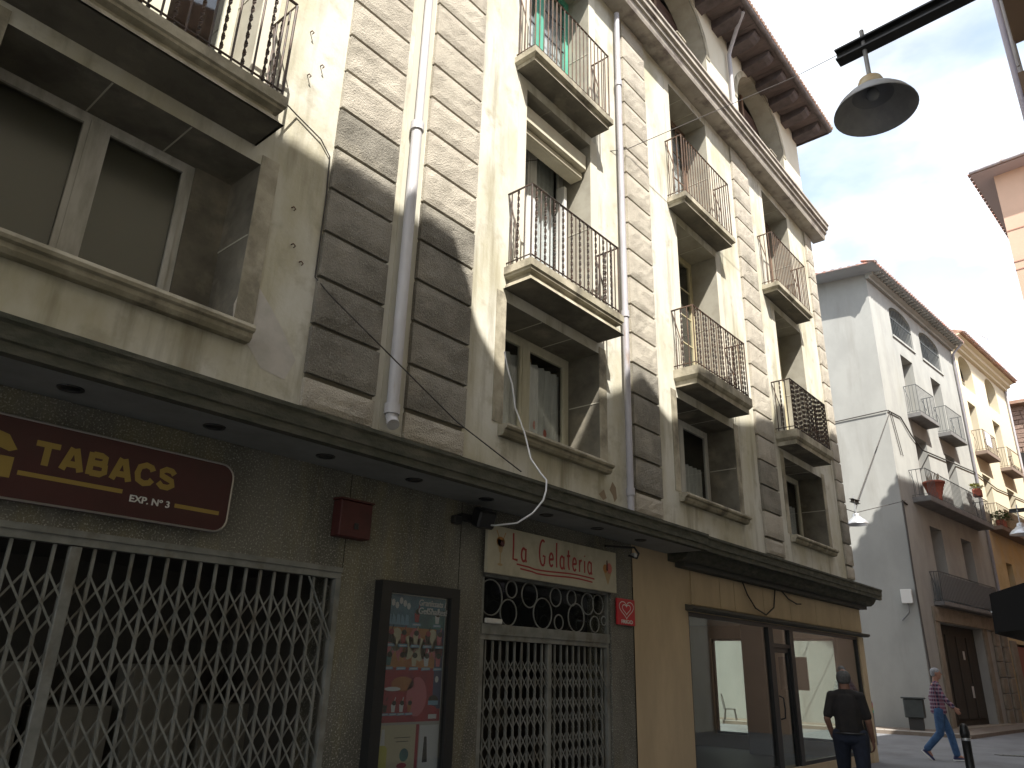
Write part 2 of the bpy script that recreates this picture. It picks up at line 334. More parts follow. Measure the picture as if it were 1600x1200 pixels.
def text(name, s, mat, parent, x, y, z, size, xs=1.0, off=0, ext=.004, shear=0, label=None, width=None):
    cu = bpy.data.curves.new(name, 'FONT'); cu.body = s; cu.size = size; cu.offset = off; cu.extrude = ext; cu.shear = shear
    t = bpy.data.objects.new(name, cu); COL.objects.link(t); bpy.context.view_layer.update()
    me = bpy.data.meshes.new_from_object(t.evaluated_get(bpy.context.evaluated_depsgraph_get())); bpy.data.objects.remove(t)
    if width:
        wx = max(v.co.x for v in me.vertices)-min(v.co.x for v in me.vertices); xs = width/wx
    for v in me.vertices: v.co = Vector((v.co.x*xs, -v.co.z, v.co.y))
    me.materials.clear(); me.materials.append(mat); return put(name, me, parent, (x, y, z), None, label)

# ------------------------------------------------------------------ the ground
bm = bmesh.new(); bmesh.ops.create_grid(bm, x_segments=8, y_segments=8, size=200)
g = struct(put('street', mesh_from(bm, 'street', asphalt), None, (20, 0, 0)))

# ------------------------------------------------------------------ MAIN BUILDING (thing frame: wall plane y=0, street on -y)
MB = thing('apartment_building', 'long cream plastered apartment block with rusticated stone strips, iron balconies and shops below', 'building', (0, 5.2, 0))
F1 = [(.66, 2.6), (5.84, 7.75), (9.87, 11.9), (14.12, 16.2)]
F23 = [(.95, 2.35), (6.12, 7.6), (10.2, 11.7), (14.45, 15.95)]
GD = -0.0
up_ops = [(a, b, 4.06, 5.55) for a, b in F1]+[(a, b, 5.98, 8.88) for a, b in F23]+[(a, b, 9.22, 11.93) for a, b in F23]
wall('wall', plaster, MB, -6, 17.5, 3.2, 5.6, up_ops[:4], depth=.5, remat=darkreveal, label='lowest plastered band, stained, with the wide windows')
wall('wall', plaster, MB, -6, 17.5, 5.6, 12.3, up_ops[4:], depth=.5, remat=revealstone)
AR = [(-.2, 2.6), (4.9, 7.7), (9.25, 12.05), (13.6, 16.3)]
wall('wall', plaster_top, MB, -6, 17.5, 12.3, 15.7, [(a, b, 12.55, 13.95, 1.28) for a, b in AR], depth=.45, remat=revealstone, label='top storey wall with round arched openings')
wall('wall', granite, MB, -6, 8.43, 0, 3.2, [(-3.5, 3.9, 0, 2.28), (5.63, 7.93, 0, 2.44)], depth=.35, remat=granite, label='dark speckled granite shopfront wall')
wall('wall', beige, MB, 8.43, 17.5, 0, 3.2, [(9.86, 17.2, .18, 2.36)], depth=.22, y=-.012, label='beige rendered shopfront wall')
# body: side, back, ground-floor side with two openings to the side street
def side_wall(name, mat, parent, x, y0, y1, z0, z1, ops, flip=False, depth=.2):
    o = wall(name, mat, parent, y0, y1, z0, z1, ops, depth=depth)
    for v in o.data.vertices: v.co = Vector((x-v.co.y, v.co.x, v.co.z))
    return o
side_wall('wall', plaster, MB, 17.5, 0, 9, 3.2, 15.7, [])
sw = side_wall('wall', beige, MB, 17.48, 0, 9, 0, 3.2, [(.5, 1.5, .3, 2.34), (2.4, 3.36, .3, 2.34)]); sw['label'] = 'beige side wall of the corner shop with two glazed openings'
box('wall', plaster, MB, -6, 17.4, 8.8, 9.0, 0, 15.7, label='rear wall')
box('wall', plaster, MB, -6.2, -6, 0, 9, 0, 15.7, label='far end wall')
# roof
prism('roof', tile, MB, [(-.78, 15.42), (4.5, 17.4), (9.6, 15.42), (9.6, 15.36), (-.78, 15.36)], -6, 17.85)
bm = bmesh.new(); add_box(bm, -.10, .10, -.22, .22, -.012, .012); add_tube(bm, [(0, -.24, .02), (0, .24, .035)], .085, 10, flat=.5)
tl = mesh_from(bm, 'roof_tile', tile)
for i in range(86):
    o = put('roof_tile', tl, MB, (7.2+i*.125, -.70, 15.44+random.uniform(-.006, .006)), (R(20), 0, R(random.uniform(-2, 2))), scale=(.62, .8, .9))
# eave: boards, rafters, gutter
for i in range(30):
    box('soffit_board', eaveboard, MB, 2.0+i*.53, 2.0+i*.53+.52, -.74, -.01, 15.33, 15.352)
raf = []
for i in range(19):
    x = 3.0+i*.79
    raf.append(prism('rafter', eavewood, MB, [(0, 15.10), (-.52, 15.15), (-.62, 15.20), (-.68, 15.27), (-.68, 15.33), (0, 15.33)], x, x+.30))
tube('gutter', gutterm, MB, [(1, -.80, 15.36), (17.86, -.80, 15.36)], .065, 8)
box('fascia_board', eavewood, MB, 1, 17.84, -.775, -.755, 15.29, 15.41)
box('fascia_board', eavewood, MB, 17.84, 17.87, -.77, .8, 15.29, 15.41)
# upper cornice in three mouldings
cor = prism('cornice', M('cornice_stone', (.40, .36, .31), (.30, .27, .23), 3, rough=.9, bump=.3, bscale=50, dirt=(.16, .13, .12), dscale=(3, 3, 5), dpos=(.5, .7)), MB,
      [(0, 12.12), (-.30, 12.12), (-.32, 12.18), (-.33, 12.26), (-.37, 12.28), (-.37, 12.36), (-.42, 12.38), (-.42, 12.47), (-.45, 12.49), (-.45, 12.54), (0, 12.56)], -6, 17.82)
# parapet blocks that stand on the cornice in the arches
for a, b in AR[1:]:
    box('parapet_block', trimstone, MB, a+.78, a+1.05, -.34, -.02, 12.56, 12.78, .01)
    box('parapet_block', trimstone, MB, a+.74, a+1.09, -.37, -.02, 12.78, 12.83, .01)
# arch interior: brown slatted blind behind
for a, b in AR:
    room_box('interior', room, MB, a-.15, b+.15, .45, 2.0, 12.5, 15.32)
    sl_ = []
    for k in range(26): sl_.append(k)
    fr = boxes('arch_window', wood_brown, MB, [(a, a+.08, .40, .46, 12.6, 14.6), (b-.08, b, .40, .46, 12.6, 14.6), ((a+b)/2-.05, (a+b)/2+.05, .40, .46, 12.6, 15.2), (a, b, .40, .46, 12.58, 12.68), (a, b, .40, .46, 13.9, 13.98)])
    for k in range(16):
        box('slat', brownslat, fr, a+.08, b-.08, .47, .50, 12.7+k*.145, 12.7+k*.145+.11, 0, rot=(R(18), 0, 0))
# arch surround
for a, b in AR:
    P = arc_pts(a, b, 13.95, 1.28, 20); Q = arc_pts(a-.16, b+.16, 13.95, 1.40, 20); bm = bmesh.new()
    for i in range(20):
        (x1, z1), (x2, z2), (x3, z3), (x4, z4) = P[i], P[i+1], Q[i+1], Q[i]
        A = [bm.verts.new((x, -.015, z)) for x, z in ((x1, z1), (x2, z2), (x3, z3), (x4, z4))]; B = [bm.verts.new((x, .0, z)) for x, z in ((x1, z1), (x2, z2), (x3, z3), (x4, z4))]
        bm.faces.new(A); bm.faces.new((A[2], A[3], B[3], B[2]))
    put('arch_moulding', mesh_from(bm, 'arch_moulding', trimstone), MB)

# quoin stones: separate rock-faced blocks, joints open
def quoin_mesh(w_, h, d, seed, mt_=None):
    rnd = random.Random(seed); bm = bmesh.new(); nx, nz_ = 8, 5; b = .014; V = {}
    for i in range(nx+1):
        for k in range(nz_+1):
            edge = i in (0, nx) or k in (0, nz_)
            V[i, k] = bm.verts.new((-w_/2+w_*i/nx, (-d+b*.9) if edge else -d+rnd.uniform(-.004, .005), -h/2+h*k/nz_))
    for i in range(nx):
        for k in range(nz_): bm.faces.new((V[i, k], V[i+1, k], V[i+1, k+1], V[i, k+1]))
    ring = [V[i, 0] for i in range(nx+1)]+[V[nx, k] for k in range(1, nz_+1)]+[V[i, nz_] for i in range(nx-1, -1, -1)]+[V[0, k] for k in range(nz_-1, 0, -1)]
    bk = [bm.verts.new((v.co.x, 0, v.co.z)) for v in ring]
    for i in range(len(ring)): j = (i+1) % len(ring); bm.faces.new((ring[i], ring[j], bk[j], bk[i]))
    return mesh_from(bm, 'quoin_stone', mt_ or quoinm)
QX = [(3.29, 4.04), (4.42, 5.22), (8.54, 9.25), (12.82, 13.62), (17.06, 17.515)]
JZ = 3.82
for qi, (a, b) in enumerate(QX):
    meshes = [quoin_mesh(b-a, .428, .06, 10*qi+s) for s in range(3)]; dark_meshes = [quoin_mesh(b-a, .428, .06, 50*qi+s, quoins) for s in range(3)]
    m0 = quoin_mesh(b-a, .25, .05, 77+qi); dark_to = (6.4, 5.9, 5.3, 5.0, 4.4)[qi]  # blocks below this height take the darker variant
    put('quoin_stone', m0, MB, ((a+b)/2, 0, JZ-.028-.125))
    top = 12.1; z = JZ; k = 0
    while z+.465 < top:
        put('quoin_stone', (dark_meshes if z < dark_to and k > 0 or (qi < 3 and z < dark_to) else meshes)[k % 3], MB, ((a+b)/2, 0, z+.2325+random.uniform(-.002, .002))); z += .465; k += 1
    if top-z > .08: box('quoin_stone', quoinm, MB, a, b, -.045, 0, z+.014, top, .012)
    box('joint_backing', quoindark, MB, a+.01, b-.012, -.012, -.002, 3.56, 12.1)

# drainpipes
def pipe(x, z0, z1, r, mat, y=-.09, label=None, joints=()):
    p = tube('drainpipe', mat, MB, [(x, y, z0), (x, y, z1)], r, 12, label=label)
    for j in joints: tube('pipe_collar', mat, p, [(x, y, j-.05), (x, y, j+.05)], r*1.28, 12)
    return p
p1 = pipe(4.21, 3.66, 7.0, .058, whitepipe, label='pale lower drainpipe between the stone strips', joints=(6.95, 3.75))
tube('pipe_shoe', whitepipe, p1, [(4.21, -.09, 3.70), (4.21, -.10, 3.64), (4.19, -.15, 3.585)], .058, 12)
pipe(4.22, 7.0, 12.1, .046, whitepipe, joints=(9.2,))
pipe(8.31, 3.34, 12.0, .045, zinc, label='grey drainpipe beside the second balcony', joints=(3.75, 6.33, 10.5))
pp = pipe(13.12, 12.5, 14.82, .045, zinc)
tube('pipe_offset', zinc, pp, [(13.12, -.09, 14.80), (13.10, -.14, 14.92), (12.85, -.42, 15.12), (12.62, -.70, 15.28)], .045, 10)
box('pipe_strip', M('pipe_backing', (.50, .48, .40), rough=.9), MB, 4.14, 4.40, -.006, 0, 3.56, 12.1)

# sills F1
def sill(a, b):
    prism('window_sill', trimstone, MB, [(.5, 4.02), (-.13, 4.03), (-.14, 4.00), (-.13, 3.975), (-.10, 3.965), (-.095, 3.93), (-.07, 3.90), (.5, 3.90)], a, b)
for (a, b) in F1: sill(a-.09+.02, b+.13)
# reveal stones: blocks lining the jambs, a pale mortar joint between them
for (a, b), z0, z1, jz in [(q, 4.05, 5.55, (4.85,)) for q in F1]+[(q, 6.0, 8.88, (7.45,)) for q in F23]+[(q, 9.24, 11.93, (10.65,)) for q in F23]:
    for j in jz:
        box('mortar_joint', mortar, MB, b-.006, b-.001, .01, .49, j-.007, j+.007)
        box('mortar_joint', mortar, MB, b, b+.17, -.004, -.001, j-.006, j+.006)
        box('mortar_joint', mortar, MB, a+.001, a+.006, .01, .49, j-.007, j+.007)
    wd = b-a
    for u in (a+wd*.36, a+wd*.68):
        box('mortar_joint', mortar, MB, u-.006, u+.006, .01, .49, z1-.006, z1-.001)
    # pale stone architrave, barely proud of the plaster
    box('architrave', trimstone if z0 < 5 else plaster_top, MB, b+.001, b+.17, -.008, -.0005, z0, z1+.1)
    box('architrave', trimstone if z0 < 5 else plaster_top, MB, a-.17, a-.001, -.008, -.0005, z0, z1+.1)

# windows and doors
def leafwin(parent, x0, x1, z0, z1, y, n, frame, fw_=.07, rows=1, cols=1, gm=None, curt=None, label=None, barm=None, low=0, nm='window', cz=1.0, pleats=True, depth=1.2):
    L_ = [(x0, x1, y, y+.06, z0, z0+fw_), (x0, x1, y, y+.06, z1-fw_, z1), (x0, x0+fw_, y, y+.06, z0+fw_, z1-fw_), (x1-fw_, x1, y, y+.06, z0+fw_, z1-fw_)]
    xi0, xi1 = x0+fw_, x1-fw_; wdt = (xi1-xi0)/n
    for k in range(1, n): L_.append((xi0+wdt*k-.055, xi0+wdt*k+.055, y-.02, y+.06, z0+fw_, z1-fw_))
    for k in range(n):
        a = xi0+wdt*k+(.055 if k else 0); b = xi0+wdt*(k+1)-(.055 if k < n-1 else 0); f = .045
        L_ += [(a, b, y-.012, y+.035, z0+fw_, z0+fw_+f+low), (a, b, y-.012, y+.035, z1-fw_-f, z1-fw_), (a, a+f, y-.012, y+.035, z0+fw_+f+low, z1-fw_-f), (b-f, b, y-.012, y+.035, z0+fw_+f+low, z1-fw_-f)]
    w_ = boxes(nm, frame, parent, L_, 0, label)
    for k in range(n):
        a = xi0+wdt*k+(.055 if k else 0)+.045; b = xi0+wdt*(k+1)-(.055 if k < n-1 else 0)-.045; za, zb = z0+fw_+.045+low, z1-fw_-.045
        for r in range(rows):
            for c in range(cols):
                pa, pb = a+(b-a)*c/cols, a+(b-a)*(c+1)/cols; pz0, pz1 = za+(zb-za)*r/rows, za+(zb-za)*(r+1)/rows
                box('pane', gm or glass, w_, pa, pb, y+.012, y+.016, pz0, pz1)
        B = []
        for r in range(1, rows): B.append((a, b, y+.004, y+.024, za+(zb-za)*r/rows-.009, za+(zb-za)*r/rows+.009))
        for c in range(1, cols): B.append((a+(b-a)*c/cols-.009, a+(b-a)*c/cols+.009, y+.002, y+.022, za, zb))
        if B: boxes('glazing_bar', barm or frame, w_, B)
    if curt:
        bm = bmesh.new(); nn = 60; zt = z0+(z1-z0)*cz
        for i in range(nn):
            xa, xb = x0+.08+(x1-x0-.16)*i/nn, x0+.08+(x1-x0-.16)*(i+1)/nn
            ya, yb = y+.10+.025*sin(i*1.3)*(1 if pleats else .2), y+.10+.025*sin((i+1)*1.3)*(1 if pleats else .2)
            bm.faces.new([bm.verts.new(q) for q in ((xa, ya, z0+.05), (xb, yb, z0+.05), (xb, yb, zt-.02), (xa, ya, zt-.02))])
        put('curtain', mesh_from(bm, 'curtain', curt), w_)
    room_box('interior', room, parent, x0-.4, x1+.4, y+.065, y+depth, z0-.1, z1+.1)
    return w_
Y = .5
leafwin(MB, .66, 2.27, 4.06, 5.55, Y, 2, wood_grey, .055, label='wide window with weathered grey frame above the tobacco sign', gm=glassmat('dusty_glass', (.66, .66, .62), 1.0, .25))
box('blind', M('pane_reflection_grey', (.30, .30, .28), rough=.9), MB, .74, 2.2, Y+.09, Y+.10, 4.1, 5.5)  # added grey sheet; its colour imitates the grey reflection in the panes
box('jamb_stone', darkreveal, MB, 2.27, 2.6, Y-.02, Y+.1, 4.06, 5.55)
wc = leafwin(MB, 5.84, 7.745, 4.06, 5.55, Y, 2, wood_cream, .09, curt=curtain, label='cream framed window with half lace curtains and red motif', cz=.86)
polys('curtain_print', [curtain_r], wc, [(0, ell(6.9+.22*k, 4.42+.06*(k % 2), .035, .06, 9)) for k in range(3)], Y+.085)
box('window_panel', blind, wc, 6.85, 7.1, Y+.135, Y+.15, 4.7, 5.4)
leafwin(MB, 9.87, 11.895, 4.06, 5.55, Y, 2, wood_white, .08, curt=curtain, cz=.55, label='white framed window with brown panels behind its glass', gm=glass)
box('window_panel', blind, MB, 10.0, 10.5, Y+.12, Y+.14, 4.75, 5.3)
box('window_panel', blind, MB, 10.8, 11.0, Y+.12, Y+.14, 4.15, 5.3)
leafwin(MB, 14.12, 16.195, 4.06, 5.55, Y, 2, wood_cream, .08, curt=curtain, cz=.6, label='shaded window with a yellow leaf, nearest the corner')
box('window_panel', wood_yellow, MB, 14.3, 14.9, Y+.12, Y+.14, 4.15, 5.4)
# F2 doors
leafwin(MB, .95, 2.35, 5.98, 8.88, Y, 2, wood_cream, .08, nm='balcony_door', low=.5)
leafwin(MB, 6.12, 7.6, 5.98, 8.88, Y, 2, wood_white, .08, nm='balcony_door', curt=curtain, low=.4, label='white balcony door with curtains under a cream blind box')
box('blind_box', shutterm, MB, 6.14, 7.58, .05, .40, 8.42, 8.70, .02)
box('blind_box', shutterm, MB, 6.14, 7.58, .12, .34, 8.30, 8.415, .02)
leafwin(MB, 10.2, 11.7, 5.98, 8.88, Y, 2, wood_yellow, .08, rows=4, nm='balcony_door', low=.45, label='yellow cream balcony door with small panes')
leafwin(MB, 14.45, 15.95, 5.98, 8.88, Y, 2, wood_yellow, .08, rows=4, nm='balcony_door', low=.45, label='yellow balcony door, third from the left')
# F3 doors
leafwin(MB, .95, 2.35, 9.22, 11.93, Y, 2, wood_green, .08, nm='balcony_door')
leafwin(MB, 6.12, 7.6, 9.22, 11.93, Y-.1, 2, wood_green, .07, rows=5, cols=3, barm=leadm, nm='balcony_door', curt=curtain, label='turquoise green balcony door with leaded panes', pleats=False)
leafwin(MB, 10.2, 11.7, 9.22, 11.93, Y-.05, 2, wood_brown, .08, rows=4, cols=2, nm='balcony_door', curt=curtain, label='brown balcony door with small panes')
leafwin(MB, 14.45, 15.95, 9.22, 11.93, Y-.05, 2, wood_brown, .08, rows=4, cols=1, nm='balcony_door', curt=curtain)
# weathered inner frame edge: timber post of open shutters
for (x, m_) in ((7.42, wood_white), (10.72, wood_cream), (14.9, wood_yellow)):
    box('shutter_edge', m_, MB, x, x+.06, Y-.16, Y-.02, 6.05, 8.2)

# balconies
def twist_mesh(h, nm='twisted_baluster'):
    bm = bmesh.new(); n = 44; rings = []
    for i in range(n+1):
        a = i/n*pi*2*5.5; z = h*i/n; hw, hd = .0155, .006; rings.append([bm.verts.new((x*cos(a)-y_*sin(a), x*sin(a)+y_*cos(a), z)) for x, y_ in ((-hw, -hd), (hw, -hd), (hw, hd), (-hw, hd))])
    for a, b in zip(rings, rings[1:]):
        for k in range(4): bm.faces.new((a[k], a[(k+1) % 4], b[(k+1) % 4], b[k]))
    return mesh_from(bm, nm, iron)
def bar_mesh(h, r, mt):
    bm = bmesh.new(); add_tube(bm, [(0, 0, 0), (0, 0, h)], r, 6); return mesh_from(bm, 'baluster', mt)
BT = {}
def balcony(parent, x0, x1, yf, zb, zt, zr, style, smat, rmat, label=None, nb=18, r=.0085, slab='moulded', dz=0):
    if slab == 'moulded':
        T = zt-zb; prof = [(0, 0), (.02, .0), (.05, T*.28), (.075, T*.30), (.075, T*.45), (.02, T*.52), (.02, T*.62), (0, T*.66), (0, T)] if style == 'mix' else [(.05, 0), (.05, T*.3), (.03, T*.35), (0, T*.5), (0, T)]
    else: prof = [(.02, 0), (0, .02), (0, zt-zb)]
    bm = bmesh.new(); rings = []
    for i, z in prof:
        rings.append([bm.verts.new(q) for q in ((x0+i, 0, zb+z), (x0+i, yf+i, zb+z), (x1-i, yf+i, zb+z), (x1-i, 0, zb+z))])
    for a, b in zip(rings, rings[1:]):
        for k in range(3): bm.faces.new((a[k], a[k+1], b[k+1], b[k]))
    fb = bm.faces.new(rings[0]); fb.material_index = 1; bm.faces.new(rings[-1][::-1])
    B = put('balcony', mesh_from(bm, 'balcony', [smat, darkstone if smat is trimstone else smat]), parent, (0, 0, 0), None, label)
    xr0, xr1, yr = x0+.04, x1-.04, yf+.045; h = zr-zt
    tube('handrail', rmat, B, [(xr0, 0, zr), (xr0, yr, zr), (xr1, yr, zr), (xr1, 0, zr)], .015, 6, smooth=False)
    tube('bottom_rail', rmat, B, [(xr0, 0, zt+.07), (xr0, yr, zt+.07), (xr1, yr, zt+.07), (xr1, 0, zt+.07)], .010, 6, smooth=False)
    hb = h-.012; key = (round(hb, 2), style, r, rmat.name)
    if key not in BT: BT[key] = (bar_mesh(hb, r, rmat), twist_mesh(hb), bar_mesh(hb, .012, rmat))
    bar, tw, post = BT[key]
    for x in (xr0, xr1): put('corner_post', post, B, (x, yr, zt))
    for k in range(1, nb):
        x = xr0+(xr1-xr0)*k/nb
        if style == 'mix' and k % 2 == 1: put('twisted_baluster', tw, B, (x, yr, zt), (0, 0, random.uniform(0, 3)))
        elif style == 'alltwist' and k % 3: put('twisted_baluster', tw, B, (x, yr, zt), (0, 0, random.uniform(0, 3)))
        else: put('baluster', bar, B, (x, yr, zt))
    ns = 3
    for x in (xr0, xr1):
        for k in range(1, ns+1):
            yy = yr*(1-k/(ns+.6))
            put('baluster' if k != 2 or style == 'plain' else 'twisted_baluster', bar if k != 2 or style == 'plain' else tw, B, (x, yy, zt))
        # cranked stay from the handrail to the wall side
        tube('stay', rmat, B, [(x, -.005, zr), (x, -.07, zr-.25), (x, -.14, zr-.55), (x, -.13, zt+.1)], .010, 6)
    return B
F2B = [(.45, 2.53), (5.78, 7.74), (9.82, 11.8), (13.82, 15.84)]
F3B = [(.6, 2.6), (5.85, 7.70), (9.92, 11.86), (13.9, 15.86)]
names2 = ['wide balcony above the tobacco shop window', 'balcony with twisted bars and moulded slab beside the grey drainpipe', 'weathered balcony with chipped slab edge and twisted bars', 'close barred balcony nearest the street corner']
names3 = ['plain railed balcony on the upper storey, left', 'thin railed balcony in front of the green door', 'thin railed balcony in front of the brown door', 'thin railed balcony under the cornice end']
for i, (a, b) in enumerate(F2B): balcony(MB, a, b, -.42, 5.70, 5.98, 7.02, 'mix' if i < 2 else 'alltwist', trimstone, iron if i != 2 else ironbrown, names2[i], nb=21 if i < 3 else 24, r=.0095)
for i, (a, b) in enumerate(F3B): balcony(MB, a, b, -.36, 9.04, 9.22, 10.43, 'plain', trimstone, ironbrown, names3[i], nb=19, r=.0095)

# canopy over the shops
def canopy(x0, x1, d, zb, zt, label=None):
    return prism('canopy', mossy, MB, [(0, zb), (-d+.06, zb), (-d+.05, zb-.02), (-d, zb-.01), (-d, zb+.05), (-d-.012, zb+.06), (-d-.015, zt-.05), (-d-.03, zt-.03), (-d-.03, zt), (0, zt+.10)], x0, x1, label=label)
cn = canopy(-6, 9.35, .62, 3.10, 3.30, 'deep concrete canopy with recessed downlights over the two gated shops')
box('soffit_panel', soffitm, cn, -6, 9.3, -.55, -.02, 3.085, 3.097)
for i in range(10):
    x = 1.49+.95*(i-2)
    bm = bmesh.new(); add_lathe(bm, [(0, .0), (.055, .0), (.058, -.006), (.075, -.008), (.078, 0)], (0, 0, 0), 20)
    put('downlight', mesh_from(bm, 'downlight', blackm), cn, (x, -.32, 3.083))
cn2 = canopy(9.35, 17.72, .46, 3.14, 3.34, 'moulded canopy over the corner shop')
prism('canopy_moulding', mossy, cn2, [(0, 2.99), (-.24, 3.0), (-.30, 3.04), (-.34, 3.10), (-.36, 3.137), (0, 3.137)], 9.35, 17.66)
box('sign_casing', M('dull_casing', (.05, .052, .045), rough=.7), cn2, 9.55, 17.62, -.16, -.014, 2.93, 3.0)
# beige panels over the shop window, joints recessed, and the lintel ledge
xp = [9.95, 10.85, 11.35, 12.45, 13.6, 14.85, 16.2, 17.5]
for a, b in zip(xp, xp[1:]): box('fascia_panel', beige, MB, a+.006, b-.006, -.035, -.013, 2.46, 2.925, .004)
prism('window_ledge', M('ledge', (.085, .08, .065), rough=.8), MB, [(-.012, 2.37), (-.10, 2.37), (-.14, 2.40), (-.14, 2.43), (-.012, 2.455)], 9.78, 17.66)
box('corner_pier', beige, MB, 17.2, 17.515, -.03, -.013, 0, 2.36)

# corner shop: glazing, door, room, columns
sf = boxes('shop_window', blackm, MB, [(9.86, 9.90, .0, .07, .18, 2.36), (17.14, 17.2, 0, .07, .18, 2.36), (9.9, 17.14, 0, .07, 2.30, 2.36), (9.9, 12.6, 0, .07, .18, .24), (12.6, 12.78, -.01, .09, .02, 2.30), (13.5, 13.66, -.01, .09, .02, 2.30), (13.66, 17.14, 0, .07, .18, .24), (12.78, 13.5, 0, .06, 2.0, 2.06)])
for a, b, c, d in ((9.9, 12.6, .24, 2.3), (13.66, 17.14, .24, 2.3)): box('pane', shopglass, sf, a, b, .03, .036, c, d)
dr = boxes('shop_door', blackm, MB, [(12.78, 12.84, .03, .08, .02, 2.0), (13.44, 13.5, .03, .08, .02, 2.0), (12.84, 13.44, .03, .08, 1.92, 2.0), (12.84, 13.44, .03, .08, .02, .18)])
box('pane', shopglass, dr, 12.84, 13.44, .05, .056, .18, 1.92)
tube('door_handle', blackm, dr, [(12.9, .03, 1.25), (12.9, -.04, 1.22), (12.9, -.05, 1.05), (12.9, -.04, .92), (12.9, .03, .9)], .012, 8)
box('pane', shopglass, sf, 12.78, 13.5, .03, .036, 2.06, 2.3)
roomS = M('shop_wall', (.15, .15, .14), rough=.9)
box('shop_floor', flr, MB, 9.3, 17.3, .23, 6, .0, .02)
box('shop_ceiling', roomS, MB, 9.3, 17.27, .23, 6, 2.62, 2.66)
box('shop_partition', roomS, MB, 9.2, 9.3, .23, 6, .02, 2.62)
box('shop_partition', roomS, MB, 9.3, 17.27, 5.9, 6.0, .02, 2.62)
box('shop_column', roomS, MB, 16.4, 17.0, 1.7, 2.2, .02, 2.62, .02)
box('shop_column', roomS, MB, 12.3, 12.62, 2.2, 2.5, .02, 2.62, .02)
for a, b in ((.5, 1.5), (2.4, 3.36)):
    f = boxes('side_window', blackm, MB, [(17.35, 17.42, a, a+.05, .3, 2.34), (17.35, 17.42, b-.05, b, .3, 2.34), (17.35, 17.42, a+.05, b-.05, 2.29, 2.34), (17.35, 17.42, a+.05, b-.05, .3, .35)])
    box('pane', shopglass, f, 17.38, 17.386, a+.05, b-.05, .35, 2.29)
box('notice_board', brownboard, MB, 17.2, 17.23, 1.1, 1.72, 1.28, 1.95)

# dark shop interiors behind the gates
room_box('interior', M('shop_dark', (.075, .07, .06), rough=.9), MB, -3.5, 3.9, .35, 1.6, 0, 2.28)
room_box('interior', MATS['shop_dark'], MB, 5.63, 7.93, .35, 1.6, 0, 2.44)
for k in range(5): box('display_rack', M('shelf_dark', (.20, .19, .16), rough=.8), MB, 1.0+k*.62, 1.5+k*.62, 1.1, 1.4, .1+.21*(k % 3), .8+.3*(k % 2)+.4)
for u, v in ((5.28, 0), (3.905, 2.28)): box('cladding_joint', dark, MB, u, u+.005, -.004, -.001, v, 3.08)
# rusty wall stains and broken hooks: small fittings left in the plaster
for x, z in [(2.86, 7.25), (3.02, 6.95), (2.9, 6.75), (3.0, 4.95), (3.1, 4.82), (2.95, 5.3)]:
    tube('wall_hook', ironbrown, MB, [(x, 0, z), (x, -.035, z-.005), (x+.012, -.05, z-.03), (x+.004, -.035, z-.045)], .006, 6)
PEEL = M('bare_patch', (.50, .47, .43), (.42, .40, .36), 6, rough=.95)
polys('repair_patch', [PEEL], MB, [(0, [(2.60, 3.98), (2.76, 3.9), (2.9, 3.75), (3.12, 3.72), (3.2, 3.92), (3.06, 4.12), (2.9, 4.3), (2.78, 4.42), (2.63, 4.40), (2.58, 4.2)])], 0)
polys('repair_patch', [M('flaked_patch', (.24, .18, .12), rough=.95)], MB, [(0, [(7.95, 3.72), (8.02, 3.66), (8.06, 3.58), (8.12, 3.64), (8.1, 3.78), (8.02, 3.84)]), (0, [(7.7, 3.62), (7.8, 3.56), (7.88, 3.6), (7.82, 3.7)])], 0)

# ------------------------------------------------------------------ folding gates
def gate(nm, label, x0, x1, zt, pitch, nbands, bh, ztop_band, y, thick):
    G = thing('folding_gate', label, 'gate', ((x0+x1)/2, 5.2+y, 0)); ox = (x0+x1)/2
    boxes('top_rail', gatem, G, [(x0-ox, x1-ox, -.035, .035, zt-.07, zt), (x0-ox, x1-ox, -.05, -.035, zt-.02, zt+.02)])
    bm = bmesh.new(); add_box(bm, -.0095, .0095, -.010, .010, 0, zt-.075); bar = mesh_from(bm, 'upright', gatem)
    n = int(round((x1-x0)/pitch)); pitch = (x1-x0)/n; dx = 2*pitch
    ln = math.hypot(dx, bh); ang = math.atan2(bh, dx)
    bm = bmesh.new(); add_box(bm, -ln/2, ln/2, -.003, .003, -.0065, .0065); st = mesh_from(bm, 'lattice_strip', gatem)
    for i in range(1, n):
        if thick and abs(i-thick) < .5: box('upright', gatem, G, x0-ox+i*pitch-.035, x0-ox+i*pitch+.035, -.025, .025, 0, zt-.075, .004, label='wide middle post of the gate'); continue
        put('upright', bar, G, (x0-ox+i*pitch, 0, 0))
    cnt = 0
    for b in range(nbands):
        z = ztop_band-b*(bh+.05)-bh/2
        for i in range(0, n-1):
            xc = x0-ox+(i+1)*pitch
            if i % 1 == 0:
                put('lattice_strip', st, G, (xc, -.016, z), (0, ang, 0)); put('lattice_strip', st, G, (xc, .016, z), (0, -ang, 0)); cnt += 2
    box('side_frame', gatem, G, x1-ox-.05, x1-ox, -.04, .04, 0, zt-.072)
    box('side_frame', gatem, G, x0-ox, x0-ox+.05, -.04, .04, 0, zt-.072)
    return G, ox
G1, ox1 = gate('a', 'wide grey folding lattice gate under the maroon tobacco sign', .4, 3.9, 2.27, .12, 5, .37, 2.02, .03, 12)
tube('brace_strip', gatem, G1, [(3.58-ox1, -.045, 2.19), (3.86-ox1, -.045, 1.72)], .014, 6, flat=.4)
G2, ox2 = gate('b', 'grey folding lattice gate beneath the ice cream shop sign', 5.65, 7.91, 1.88, .112, 5, .30, 1.62, .06, 10)
